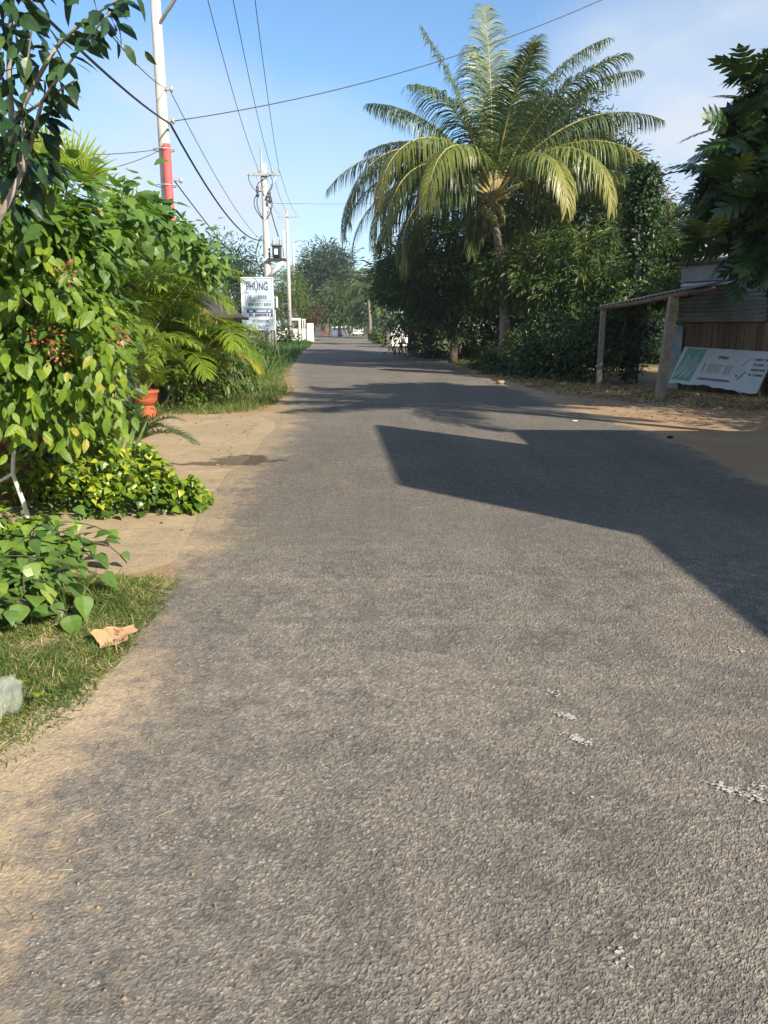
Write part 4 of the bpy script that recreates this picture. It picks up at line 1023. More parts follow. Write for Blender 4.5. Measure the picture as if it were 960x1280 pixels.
def lumpy(acc, c, r, seed, mi=0, sub=2, amp=.18):
    import bmesh
    bm = bmesh.new(); bmesh.ops.create_icosphere(bm, subdivisions=sub, radius=1)
    V = np.array([v.co[:] for v in bm.verts]); Fq = np.array([[v.index for v in f.verts] for f in bm.faces]); bm.free()
    r_ = np.random.default_rng(seed); dn = np.zeros(len(V))
    for k in range(6): dn += np.sin(V @ (r_.normal(size=3) * (1.5 + k)) + r_.random() * 6.3) / (1 + .6 * k)
    acc.add(V * (1 + amp * dn[:, None] * .6) * np.asarray(r) + np.asarray(c), Fq, .5, mi, True)
c = gnd(163, 512); a = Acc(); lumpy(a, c + UP * .28, (.10, .12, .36), 3, sub=3); tag(build('standing_stone', a, M_stone, base=c), 'tall pale weathered stone left of the red pot', 'stone')
c = gnd(154, 600); a = Acc(); lumpy(a, c + UP * .14, (.12, .12, .17), 5, sub=3); tag(build('boulder', a, M_stone, base=c), 'rounded tan stone half buried in the yellow-green creeper', 'stone')

# red pot with its plant
c = gnd(184, 521); pt = thing('plant_pot', 'glossy orange-red terracotta pot on its stand at the driveway edge', 'plant pot', c)
a = Acc(); lathe(a, [(0, .0), (.20, 0), (.205, .02), (.17, .10), (.13, .17), (.12, .20)], c, 28); build('stand', a, M_terra, pt)
a = Acc(); lathe(a, [(.10, .20), (.15, .22), (.19, .30), (.205, .40), (.225, .41), (.225, .45), (.19, .45), (.18, .40), (0, .39)], c, 28); build('bowl', a, M_terra, pt)
pp = c + UP * .40; a = Acc()
for k in range(9): frond(a, pp, k * 2.4, R(60 + 20 * (k % 3) / 2), .8, R(70), 26, .26, .014, .25, .2, (.1, .5), .006, .3)
tag(build('potted_palm', a, [G_areca, M_rib], base=pp), 'young dark palm growing in the orange-red pot', 'palm')
c = gnd(4, 640); c[1] += .35; pb = thing('plant_pot', 'large dark brown clay pot in the shade at the left edge behind the pale stick', 'plant pot', c)
a = Acc(); lathe(a, [(0, 0), (.17, 0), (.24, .2), (.28, .42), (.30, .55), (.33, .56), (.33, .62), (.28, .62), (.27, .55), (0, .53)], c, 24); build('bowl', a, M_brownpot, pb)
a = Acc(); lathe(a, [(.286, .415), (.296, .43), (.297, .445), (.292, .46)], c, 24); build('band', a, M_terra, pb)

# pale bent stick
a = Acc(); s0_ = gnd(40, 661); e_ = at(19, 552, s0_[1] + .1); m_ = at(16, 592, s0_[1] + .05)
tube(a, [s0_, (s0_ + m_) / 2 + [.004, 0, 0], m_, (m_ + e_) / 2 + [-.004, 0, 0], e_], [.019, .016, .014], 8)
tube(a, [m_, at(-8, 606, s0_[1] + .15), at(-40, 600, s0_[1] + .2)], [.014, .008], 6)
tag(build('bent_stick', a, plain('bleached_wood', (.62, .58, .50), .8, 0, .15, 25), base=s0_), 'pale bent forked stick propped upright on the bare ground left of the creeper', 'stick')

# weedy bushes along the verge
shrub('weedy_bush', 'leafy green bush with narrow hanging leaves on the grassy verge', (-3.75, 16.2), [L(272, 470, 15.8, 30), L(300, 462, 16.8, 26), L(250, 485, 15.0, 26), L(310, 440, 18.0, 24)], 1700, LONG, .19, G_light, M_twig, 7, clump=.22, per=16, droop=.6)
shrub('weedy_bush', 'paler yellow-flecked bush left of the hanging-leaved bush, under the golden frond', (-3.9, 14.5), [L(238, 480, 14.4, 26), L(225, 460, 14.2, 24)], 800, OVAL, .10, G_shrub, M_twig, 5, clump=.15, per=14)
shrub('weedy_bush', 'leafy bush filling the gap behind the red pot', (-4.6, 14.6), [L(180, 455, 17, 30), L(160, 430, 17, 40), L(215, 430, 17.5, 36), L(245, 425, 18.5, 30)], 1500, OVAL, .14, G_light, M_twig, 6, clump=.25, per=16)
shrub('weedy_bush', 'dark leafy bush behind the flowering shrub, below the house roof', (-4.3, 8.3), [L(40, 430, 7.6, 90), L(105, 470, 8.2, 45), L(60, 330, 8.0, 75), L(105, 370, 8.6, 36), L(20, 560, 7.2, 60), L(90, 570, 7.2, 46), L(-60, 400, 7.4, 120), L(110, 330, 9.0, 36)], 4400, OVAL, .14, G_mango, M_twig, 8, clump=.28, per=18)
shrub('weedy_bush', 'low green bush at the end of the tall grass near the cream gate', (-7.4, 60), [L(352, 420, 60, 12), L(366, 428, 60, 9)], 900, SMALL, .22, G_far, M_twig, 4, clump=.4)

# ------------------------------------------------------------------ foreground litter
c = gnd(143, 800, .03); a = Acc(); m = 22
an = np.linspace(0, 2 * np.pi, m, endpoint=False); rr = (.085 + .012 * np.sin(an * 5) + rng.normal(size=m) * .007) * np.where(np.abs(an - 5.6) < .5, .75, 1)
ring = np.stack([rr * np.cos(an) * 1.12, rr * np.sin(an) * .95, .03 + .008 * np.cos(an * 2 + .6) + .010 * np.sin(3 * an)], 1); inn = ring * [.5, .5, .55]
V = np.concatenate([ring, inn, [[0, 0, .012]]]); i = np.arange(m); j = (i + 1) % m
Rt = rotz(.4) @ np.array([[1, 0, 0], [0, math.cos(.3), -math.sin(.3)], [0, math.sin(.3), math.cos(.3)]])
a.add(V @ Rt.T + c, np.stack([i, j, j + m, i + m], 1), .5, 0, True); a.more(np.stack([i + m, j + m, np.full(m, 2 * m)], 1), .5, 0, True)
tube(a, [c + Rt @ np.array([0, -.02, .02]), c + Rt @ np.array([.0, -.08, .03]), c + Rt @ np.array([.005, -.12, .0])], .003, 5)
tl = NT('dry_tan_leaf'); o = tl.obj()
tl.base(tl.mix(tl.rng(tl.noise(30, 4, .6, vec=o), .56, .68), tl.ramp(tl.noise(9, 4, vec=o), [(.3, (.38, .22, .11)), (.7, (.50, .33, .19))]), (.22, .10, .05))); tl.set(.8, 0, .2)
tag(build('dry_leaf', a, tl.m, base=c), 'large curled tan dry leaf lying on the grass edge', 'leaf')
for (px, py, sz, lb) in ((27, 850, .075, 'larger upper yellow-green leaf fallen on the grass above the plastic bag'), (48, 866, .06, 'smaller lower yellow-green leaf fallen on the grass right of the plastic bag')):
    c = gnd(px, py, .075); a = Acc(); scatter(a, HEART, c[None], np.array([[.3, -.8, .35]]), np.array([[.3, -.45, .9]]), np.array([sz]), .95)
    tag(build('fallen_leaf', a, G_creep, base=c), lb, 'leaf', 'yellow leaves fallen on the grass')
c = gnd(-4, 905); a = Acc(); lumpy(a, c + UP * .085 + [-.02, .07, 0], (.072, .11, .065), 21, sub=4, amp=.34)
tpb = NT('clear_crumpled_plastic'); tpb.base((.74, .76, .67)); tpb.set(.3, 0, .5)
tpb.b.inputs['Alpha'].default_value = .17; tag(build('plastic_bag', a, tpb.m, base=c), 'crumpled clear plastic bag on the grass at the left edge', 'plastic bag')
a = Acc()
for k in range(8):
    px, py = rng.uniform(0, 260), rng.uniform(930, 1275); c = gnd(px, py, .012); an_ = rng.normal() * .6 + .5; l = rng.uniform(.012, .09)
    d = np.array([math.cos(an_), math.sin(an_), rng.normal() * .03]) * l; tube(a, [c, c + d * .5 + [0, 0, .002], c + d], rng.uniform(.0008, .0022), 4)
tag(build('straw', a, plain('dry_straw', (.36, .29, .19), .85), base=None), kind='stuff')

# ------------------------------------------------------------------ right: the coconut palm
CY = 27.0
hub = at(616, 248, CY); base = np.array([4.05, CY, 0])
cp_ = thing('coconut_palm', 'big coconut palm with drooping yellow-green fronds at the right edge of the road', 'palm', base)
b = Acc(); b0 = base.copy(); P_ = bez(b0, [4.3, CY, 2.4], hub + [0, 0, -.35], 26)
rr = np.interp(np.linspace(0, 1, 26), [0, .06, .2, 1], [.34, .25, .18, .13]); rr = rr * (1 + .05 * np.sin(np.arange(26) * 2.6))
tube(b, P_, rr, 14); build('trunk', b, M_palmbark, cp_)
b = Acc()
for k in range(14):
    az = k * 2.4; d = np.array([math.cos(az) * .5, math.sin(az) * .5, 1]); tube(b, [hub + [0, 0, -.5], hub + d * .35, hub + d * .8], [.10, .09, .03], 6)
build('leaf_base', b, plain('leaf_sheath', (.26, .22, .10), .8, 0, .3, 12), cp_)
# azimuth, start elevation, length, droop, tip tint
FR = [(105, 88, 6.2, 18, .3, .3), (172, 76, 5.8, 22, .3, .5), (55, 80, 6.3, 38, .3, .3), (12, 77, 6.4, 58, .3, .5), (8, 68, 6.6, 64, .3, .6), (168, 62, 5.6, 58, .3, .8), (182, 50, 4.6, 80, .3, .9),
      (190, 42, 6.2, 96, .4, 1.1), (6, 54, 6.4, 74, .3, 1.0), (18, 32, 5.4, 85, .3, 1.0), (-6, 30, 6.2, 104, .5, 1.1),
      (205, 48, 6.9, 142, .5, .9), (222, 48, 6.6, 142, .86, .8), (238, 44, 5.4, 138, .78, .7), (-66, 46, 5.2, 142, .86, .7), (-46, 46, 6.0, 136, .84, .8), (-25, 44, 7.2, 134, 1.0, .8), (-14, 34, 7.0, 116, .84, .9),
      (100, 80, 6.2, 40, .3, .4), (75, 66, 5.8, 70, .3, .5), (125, 55, 5.2, 95, .3, .6), (50, 52, 5.2, 95, .3, .6), (195, 28, 6.2, 124, .4, .9), (212, 30, 6.0, 128, .4, .9), (155, 28, 5.2, 110, .3, .8), (30, 14, 5.0, 100, .3, .8), (-80, 68, 5.0, 60, .3, .4), (225, 66, 5.2, 80, .3, .6), (-30, 68, 5.6, 62, .3, .5),
      (198, 38, 6.8, 132, .4, 1.0), (186, 30, 6.4, 122, .4, 1.0), (216, 36, 6.2, 138, .5, .9), (140, 10, 5.0, 100, .3, .8), (60, 5, 5.0, 95, .3, .8), (-150, 16, 5.0, 122, .4, .9), (90, 30, 5.0, 115, .3, .8)]
for az, e0, ln, dr_, tip, hang in FR:
    a = Acc(); d = np.array([math.cos(R(az)), math.sin(R(az)), 0]) * .12
    frond(a, hub + d + UP * rng.uniform(-.15, .25), R(az), R(e0), ln, R(dr_), 136, 1.25, .036, hang * 1.5, .15, (.35, .85) if tip > .65 else (.0, .66), .05, .35, twist=rng.normal() * .1, tipr=tip if tip > .65 else None)  # low front fronds get a yellower tint, sunlight put into their colour
    build('frond', a, [G_coco, M_rib], cp_)
M_nut = plain('green_husk', (.19, .20, .05), .5, 0, .25, 8)
for k in range(9):
    az = R(-150 + k * 33); c = hub + np.array([math.cos(az) * .34, math.sin(az) * .34, -.40 - .16 * (k % 3)])
    a = Acc(); lumpy(a, c, (.13, .13, .17), 50 + k, amp=.05); tube(a, [hub + [0, 0, -.1], (hub + c) / 2 + d * .1, c + [0, 0, .15]], .02, 5); build('coconut', a, M_nut, cp_)

# ------------------------------------------------------------------ right: trees and hedges
TG = 'trees behind the coconut palm'
tree('mango_tree', 'tall dark mango tree rising behind the right of the coconut palm', (7.5, 33), [L(700, 195, 33, 62), L(745, 245, 33, 55), L(655, 270, 33, 65), L(715, 300, 32, 75), L(790, 290, 32, 45), L(680, 165, 33, 40), L(735, 212, 33, 46), L(772, 235, 33, 38), L(792, 268, 33, 34), L(748, 178, 33, 28)], 34000, LANCE, .27, G_mango, M_bark, .28, group=TG, sunb=.05, clump=.55, per=60)
tree('mango_tree', 'dark mango tree hanging over the road left of the coconut palm', (2.9, 33), [L(545, 335, 33, 58), L(590, 310, 34, 60), L(508, 345, 35, 34), L(572, 378, 33, 42), L(620, 350, 34, 50)], 24000, LANCE, .28, G_mango, M_darkbark, .15, group=TG, sunb=.05, clump=.5, per=60)
tree('mango_tree', 'dark tree at the road bend, lowest and farthest left of the mango row', (1.6, 44), [L(492, 362, 44, 22), L(510, 345, 45, 28), L(535, 375, 43, 26)], 11000, LANCE, .3, G_mango, M_bark, .2, group=TG, sunb=.05, clump=.5, per=50)
tree('longan_tree', 'sunlit tree with narrow pale leaves right of the palm trunk', (6.4, 26), [L(690, 345, 26, 52), L(750, 335, 25, 50), L(640, 350, 27, 38), L(715, 375, 25, 42), L(775, 365, 24, 36)], 16000, LANCE, .24, G_light, M_bark, .16, group=TG, sunb=.05, clump=.38, per=40, droop=.6)
tree('longan_tree', 'yellow-green sunlit tree behind the gap between vine pillar and breadfruit', (9.3, 25.5), [L(830, 310, 25, 32), L(850, 285, 25.5, 26), L(855, 335, 25, 34), L(815, 345, 25, 28)], 5000, LANCE, .22, G_light, M_bark, .14, group=TG, sunb=.05, clump=.35, per=40)
tree('mango_tree', 'dark tree closing the view under the coconut palm crown', (5.6, 37), [L(640, 400, 37, 60), L(570, 410, 38, 50), L(700, 410, 36, 60), L(520, 415, 40, 30), L(780, 400, 35, 60), L(840, 400, 33, 60), L(640, 340, 38, 60), L(720, 360, 38, 60), L(560, 350, 39, 50)], 26000, LANCE, .34, G_mango, M_bark, .2, group=TG, sunb=.05, clump=.55, per=50)
HG = 'hedge bushes along the right verge'
shrub('hedge_bush', 'dark rounded hedge bush beside the nearer porch post', (5.7, 22), [L(745, 425, 21.5, 46), L(780, 430, 20.8, 34), L(720, 452, 21.5, 30)], 5200, OVAL, .12, G_mango, M_twig, 7, HG, clump=.25, per=30)
shrub('hedge_bush', 'dark hedge bush in the middle of the right-hand row', (5.1, 23.4), [L(690, 432, 23, 42), L(665, 452, 23, 26), L(705, 455, 22.5, 28)], 4200, OVAL, .12, G_mango, M_twig, 7, HG, clump=.25, per=30)
shrub('hedge_bush', 'olive-yellow low bush in front of the coconut palm trunk', (4.2, 25.2), [L(648, 436, 25, 24), L(625, 447, 25.5, 18)], 2200, OVAL, .11, G_light, M_twig, 6, HG, clump=.2, per=25)
shrub('hedge_bush', 'low dark weeds at the foot of the coconut palm beside the sandy drive', (3.9, 26), [L(612, 455, 25.5, 14), L(635, 462, 24.5, 14), L(600, 448, 28, 12)], 1500, OVAL, .12, G_mango, M_twig, 5, HG, clump=.2, per=20)
shrub('hedge_bush', 'bright green bush seen between the two porch posts', (7.0, 23.5), [L(775, 405, 23.5, 24), L(795, 415, 23, 22)], 1500, OVAL, .12, G_light, M_twig, 5, HG, clump=.22, per=22)

# pillar covered with vine
vp = at(806, 226, 21); t = thing('vine_pillar', 'thin pole wrapped top to bottom in dark ivy behind the porch', 'pole', (vp[0], 21, 0))
a = Acc(); tube(a, [(vp[0], 21, 0), (vp[0], 21, vp[2] + .05)], .09, 10); box(a, (vp[0], 21, vp[2] + .08), (.3, .16, .12)); build('post', a, M_conc, t)
a = Acc(); crown(a, [(np.array([vp[0], 21, z]), (r, r, .45)) for z, r in ((.5, .20), (1.1, .20), (1.8, .20), (2.5, .24), (3.2, .30), (3.9, .40), (4.6, .44), (5.1, .40))], 8500, OVAL, .11, clump=.17, per=22); build('ivy', a, G_mango, t)
wire(at(812, 222, 21), at(990, 178, 19), .03, .018, 'dark cable running right from the top of the ivy pillar into the breadfruit leaves')
wire(at(822, 249, 21), at(950, 246, 20), .02, .008, 'upper thin wire right of the ivy pillar'); wire(at(822, 277, 21), at(950, 275, 20), .02, .010, 'lower thin wire right of the ivy pillar')

# breadfruit tree
bt = thing('breadfruit_tree', 'breadfruit tree with huge dark lobed leaves at the right edge, over the hut', 'tree', (8.1, 13.2, 0))
a = Acc(); lob = [L(990, 105, 13, 26), L(948, 155, 13, 30), L(1005, 155, 13, 50), L(932, 215, 12.8, 38), L(915, 270, 13, 30), L(975, 230, 12.6, 60), L(945, 300, 12.8, 24), L(1050, 220, 13, 100), L(995, 345, 13.2, 26), L(1100, 120, 13, 75)]
cents = crown(a, lob, 3300, LOBED, .46, clump=.36, per=10, droop=.35, upb=.55, rlo=.45, sunb=.2, spread=1.0, jit=.28)
for (px, py, Y) in [(912, 228, 12.0), (935, 250, 11.9), (880, 300, 12.3), (935, 95, 12.4)]:
    n = 9; az = np.linspace(0, 6.28, n, endpoint=False); X = np.stack([np.cos(az), np.sin(az) * .7, np.full(n, .75)], 1); scatter(a, LOBED, at(px, py, Y) + X * .05, X, UP + X * -.4 + rnv(n) * .3, .5 * rng.uniform(.8, 1.1, n), rng.uniform(.7, 1, n))  # these whorls get paler leaf colours that stand in for sunlight
build('crown', a, G_bread, bt)
b = Acc(); trunk_limbs(b, (8.1, 13.2, 0), (8.0, 13.1, 3.6), .17, cents, 14); build('trunk', b, M_bark, bt)

# ------------------------------------------------------------------ right: hut with its porch
W1 = np.array([7.25, 19.5, 0]); W2 = np.array([9.6, 14.9, 0]); wd = nrm(W2 - W1); wn_ = np.array([-wd[1], wd[0], 0]); wn_ = wn_ * (1 if wn_[0] > 0 else -1)
WL = np.linalg.norm(W2 - W1)
hut = thing('hut', 'shaded timber and tin hut with a lean-to porch on grey posts', 'hut', (8.0, 17.2, 0))
def wallpt(u, z, out=0.0): return W1 + wd * u + UP * z - wn_ * out
M_plank = NT('brown_planks'); o = M_plank.obj()
mp = M_plank.n('ShaderNodeMapping'); mp.inputs['Scale'].default_value = (14, 14, .8); M_plank.l(o, mp.inputs[0])
M_plank.base(M_plank.mix(.7, M_plank.ramp(M_plank.attr('rnd'), [(0, (.15, .112, .08)), (1, (.27, .20, .145))]), M_plank.ramp(M_plank.noise(1, 5, .65, vec=mp.outputs[0]), [(.3, (.5, .5, .5)), (.7, (1.3, 1.3, 1.3))]), 'MULTIPLY')); M_plank.set(.9, 0, .2)
Wr = np.stack([wd, wn_, UP], 1)
a = Acc(); u = 0.0
while u < WL - .02:
    w = rng.uniform(.13, .2); w = min(w, WL - u); box(a, wallpt(u + w / 2, .8 + rng.normal() * .004, rng.normal() * .004), (w - .012, .024, 1.56), Wr, 0, rng.random()); u += w
build('plank_wall', a, M_plank.m, hut)
a = Acc(); k = 10; z0, z1 = 1.60, 2.52; s = np.linspace(0, 1, k * 4 + 1); off = .03 * np.sin(s * k * 2 * np.pi)
A0 = wallpt(.0, 0, .035)[None] + UP * (z0 + s[:, None] * (z1 - z0)) - wn_ * off[:, None]; A1 = A0 + wd * 2.45
i = np.arange(len(s) - 1); a.add(np.concatenate([A0, A1]), np.stack([i, i + len(s), i + 1 + len(s), i + 1], 1), .5, 0, True)
build('tin_cladding', a, M_tin, hut)
a = Acc(); box(a, wallpt(WL / 2, 2.74, .02), (WL, .03, .40), Wr); build('upper_panel', a, plain('dark_grey_sheet', (.17, .18, .19), .7, 0, .3, 3), hut)  # plain dark grey with random mottling over the whole panel
a = Acc(); box(a, wallpt(2.45 + (WL - 2.45) / 2, 2.1, .0), (WL - 2.45, .03, 1.0), Wr, 0, .3); build('board_wall', a, M_plank.m, hut)
a = Acc(); q = W1 + wn_ * 1.9 ; box(a, W1 + wn_ * 1.95 + UP * 1.5 + wd * .03, (.05, 3.8, 3.0), Wr); q = W2 + wn_ * 1.95 + UP * 1.5; box(a, q, (.05, 3.8, 3.0), Wr); box(a, (W1 + W2) / 2 + wn_ * 3.85 + UP * 1.5, (WL, .05, 3.0), Wr)
build('wall', a, M_plank.m, hut)
# porch: grey posts carry an eave beam; the roof climbs to the hut
p2 = gnd(824, 500); p1 = gnd(748, 484); zp2, zp1 = at(838, 371, p2[1])[2], at(745, 388, p1[1])[2]
for q, zt, ln in ((p2, zp2, (.12, 0)), (p1, zp1, (0.0, 0))):
    a = Acc(); w = .165 if q is p2 else .115
    m = np.array([q[0] + ln[0], q[1], zt]); xs_ = np.array([w / 2, w / 2 * .8])
    V = [(q[0] - w / 2, q[1] - w / 2, 0), (q[0] + w / 2, q[1] - w / 2, 0), (q[0] + w / 2, q[1] + w / 2, 0), (q[0] - w / 2, q[1] + w / 2, 0)]
    V += [(x + ln[0], y, zt) for x, y, z in V]
    a.add(V, [[3, 2, 1, 0], [4, 5, 6, 7], [0, 1, 5, 4], [1, 2, 6, 5], [2, 3, 7, 6], [3, 0, 4, 7]]); build('porch_post', a, M_wood, hut)
for px, py, Y, zt in ((783, 474, 21.4, 2.2), (796, 474, 21.2, 2.2)):
    q = at(px, py, Y); q2 = at(px + 5, 388, Y); a = Acc(); tube(a, [(q[0], Y, 0), q2], .035, 6); build('porch_pole', a, M_wood, hut)
bdir = nrm(p2 * [1, 1, 0] - p1 * [1, 1, 0]); e1 = p1 + UP * (zp1 + .04) - bdir * .35 ; e2 = p2 + [.12, 0, zp2 + .05] + bdir * .5
a = Acc(); tube(a, [e1, (e1 + e2) / 2 - UP * .02, e2], .05, 8); build('eave_beam', a, M_bark, hut)
inn1 = np.array([W1[0] + .0, 21.4, 2.28])
a = Acc(); nrf = np.cross(e2 - e1, inn1 - e1); corrug(a, e1 + UP * .06, e2 - e1, inn1 - e1, nrf, 22)
corrug(a, W1 + UP * 2.98 - wn_ * .12 - wd * .15, wd * (WL + .5), wn_ * 4.3 + UP * .55, UP, 30); tube(a, [W1 + UP * 2.96 - wn_ * .1 - wd * .15, W2 + UP * 2.96 - wn_ * .1 + wd * .3], .05, 6)
build('roof', a, M_roof, hut)
a = Acc(); tube(a, [e2, (e2 + W1 + wd * 2 + UP * 2.45) / 2, W1 + UP * 2.45 + wd * 2.0], .05, 6); tube(a, [e1, inn1], .04, 6); tube(a, [p2 + [.12, 0, zp2 - .05], W1 + UP * 2.2 + wd * .3], .04, 6); build('rafter', a, M_bark, hut)
a = Acc(); c = gnd(845, 478); box(a, W1 + wd * .10 + UP * .75 - wn_ * .12, (.34, .03, 1.5), Wr); build('tin_sheet', a, M_tin, hut)
shrub('climbing_vine', 'green vine growing over the far edge of the porch roof', (5.9, 20.6), [L(790, 372, 20.6, 20), L(825, 360, 20.4, 22), L(765, 382, 20.4, 12)], 1100, OVAL, .12, G_light, M_twig, 5, cat='vine', clump=.18, per=18)

# leaning signboard in front of the hut
s_bl = gnd(835, 487); s_br = gnd(945, 497)
dz = .10; s_bl[2] = dz + .06; s_br = s_br * [1, 1, 0] + [0, 0, dz]
xd = nrm(s_br - s_bl); wB = np.linalg.norm(s_br - s_bl); up_ = nrm(UP * .9 + np.array([.26, .13, 0])); up_ = nrm(up_ - xd * (up_ @ xd)); up_ = nrm(up_ + xd * .13)
BH = .92
sb = thing('leaning_signboard', 'big pale blue and green signboard leaning against the hut, its lower edge torn', 'sign', (s_bl + s_br) / 2 * [1, 1, 0])
P = Panel(s_bl, xd, up_)
M_board = plain('board_pale_blue', (.50, .57, .62), .5, 0, .10, 3); M_green = plain('board_sea_green', (.14, .33, .29), .5, 0, .25, 6); M_lightgr = plain('board_stripe', (.48, .58, .58), .5, 0, .1, 5); M_olive = plain('board_khaki', (.36, .39, .34), .5, 0, .2, 12); M_ink = plain('board_ink', (.10, .12, .17), .5, 0, .2, 8)
a = Acc(); n = 24; us = np.linspace(0, wB, n); lo = .02 * np.sin(us * 5) + np.where((us > wB * .3) & (us < wB * .5), .06, 0) + .012 * rng.normal(size=n)
fr = [P.pt(u, l) for u, l in zip(us, lo)]; tp_ = [P.pt(u, BH) for u in us]; bk = [P.pt(u, l, -.03) for u, l in zip(us, lo)]; bt_ = [P.pt(u, BH, -.03) for u in us]
i = np.arange(n - 1); a.add(np.array(fr + tp_ + bk + bt_), np.stack([i, i + 1, i + 1 + n, i + n], 1)); a.more(np.stack([i + n, i + n + 1, i + 1 + 3 * n, i + 3 * n], 1)); a.more(np.stack([i + 2 * n + 1, i + 2 * n, i + 3 * n, i + 3 * n + 1], 1)); a.more(np.stack([i + 2 * n, i + 2 * n + 1, i + 1, i], 1)); a.more([[0, n, 3 * n, 2 * n], [n - 1, 3 * n - 1, 4 * n - 1, 2 * n - 1]])
build('panel', a, M_board, sb)
a = Acc(); P.rect(a, .03, .10, wB * .24, BH - .03, .006, 0, .10); build('green_field', a, M_green, sb)
a = Acc()
for k in range(8):
    u0 = .05 + k * .055; v0 = .16 + .03 * (k % 3); P.rect(a, u0, v0, u0 + .022, BH - .2 - .06 * ((k * 5) % 4), .010, 0, .20)
build('green_stripes', a, M_lightgr, sb)
text_mesh('lettering', 'TIP MAX', .11, M_ink, sb, P.pt(wB * .50, BH - .24, .006), xd, up_, width=.30)
a = Acc(); P.row(a, wB * .32, wB * .66, BH - .58, .21, .006, skip=0); build('large_lettering', a, M_olive, sb)
a = Acc(); P.row(a, wB * .31, wB * .66, .16, .055, .006)
for k in range(4): P.row(a, wB * .84, wB * .985, BH - .22 - .115 * k, .05, .006)
build('small_lettering', a, M_ink, sb)
a = Acc(); P.rect(a, wB * .735, .24, wB * .755, .44, .006, 0, .13); P.rect(a, wB * .71, .30, wB * .735, .36, .006, 0, -.02); P.rect(a, wB * .73, .56, wB * .74, .74, .006, 0, .12); build('tick_mark', a, M_teal, sb)
a = Acc(); q = P.pt(wB - .02, .12, -.05); tube(a, [P.pt(wB - .03, .35, -.04), q, (q[0] - .02, q[1] - .1, 0)], .022, 6); build('prop_stick', a, M_wood, sb)

# ------------------------------------------------------------------ right verge: litter, clods, stones
def pts_in(poly, n, seed):
    r_ = np.random.default_rng(seed); poly = np.array(poly, float); lo, hi = poly.min(0), poly.max(0); P_ = lo + r_.random((n * 4, 2)) * (hi - lo); return P_[in_poly(P_, poly)][:n]
VB = [(3.3, 24), (4.3, 24), (5.6, 19.5), (6.7, 18.2), (8.6, 14.6), (8.6, 13.2), (6.4, 14.2), (5.2, 15.2), (4.3, 16.8), (3.7, 19)]
p = pts_in(VB, 2600, 31); n = len(p); a = Acc()
scatter(a, SMALL, np.column_stack([p, rng.uniform(.005, .07, n)]), rnv(n) * [1, 1, .35], UP + rnv(n) * .5, rng.uniform(.03, .10, n), rng.random(n)); tag(build('leaf_litter', a, M_dry), kind='stuff')
p = pts_in([(4.0, 13), (9, 10.5), (9, 14), (5.2, 15.2), (4.2, 17.0), (3.7, 19)], 500, 32); n = len(p); a = Acc()
scatter(a, SMALL, np.column_stack([p, rng.uniform(.004, .02, n)]), rnv(n) * [1, 1, .2], UP + rnv(n) * .4, rng.uniform(.03, .08, n), rng.random(n)); tag(build('leaf_litter', a, M_dry), kind='stuff')
grass('grass', VB, 2600, (.06, .24), .010, G_grass, 33, lean=.7, thr=.1, straw=.28)
M_clod = plain('dry_clay', (.28, .20, .13), .95, 0, .3, 15, .1, .02, 20)
a = Acc(); p = pts_in(VB, 150, 34)
for k, q in enumerate(p): r = rng.uniform(.02, .07); lumpy(a, (q[0], q[1], r * .3), (r * 1.3, r, r * .7), 300 + k, sub=1)
tag(build('soil_clods', a, M_clod), kind='stuff')
for k, (px, py, r, lb) in enumerate([(625, 480, .14, 'stone lying left of the others in the dry litter below the hedge'), (662, 484, .15, 'tan stone on the dry litter below the middle hedge bush'), (705, 484, .17, 'stone lying just left of the farther porch post'), (770, 488, .16, 'stone between the two porch posts, on the litter'), (800, 492, .13, 'small stone close to the left of the leaning grey post')]):
    c = gnd(px, py); a = Acc(); lumpy(a, c + UP * r * .35, (r * .85, r * .7, r * .45), 400 + k, sub=2); tag(build('stone', a, M_clod, base=c), lb, 'stone', 'stones on the right verge')
c = gnd(718, 527); a = Acc(); lumpy(a, c + UP * .015, (.05, .025, .008), 77, sub=2); tag(build('paper_scrap', a, M_white, base=c), 'flat scrap of white paper on the sunlit edge of the sand', 'litter')
c = gnd(838, 548); a = Acc(); lumpy(a, c + UP * .02, (.05, .03, .02), 78, sub=2); tag(build('dead_leaf', a, M_rubber, base=c), 'small dark crumpled leaf on the shaded sand at the road edge', 'leaf')
p = pts_in([(-4.4, 4.8), (-1.5, 4.9), (-1.6, 8), (-1.8, 13), (-4.4, 13.3)], 150, 35); n = len(p); a = Acc()
scatter(a, SMALL, np.column_stack([p, rng.uniform(.008, .02, n)]), rnv(n) * [1, 1, .3], UP + rnv(n) * .5, rng.uniform(.02, .06, n), rng.random(n)); tag(build('leaf_litter', a, M_dry), kind='stuff')
p = pts_in([(-2.2, 2.2), (-1.2, 2.3), (-1.1, 4.4), (-2.2, 4.4)], 60, 36); n = len(p); a = Acc()
scatter(a, SMALL, np.column_stack([p, rng.uniform(.02, .06, n)]), rnv(n) * [1, 1, .3], UP + rnv(n) * .5, rng.uniform(.015, .035, n), rng.random(n)); tag(build('leaf_litter', a, M_dry), kind='stuff')
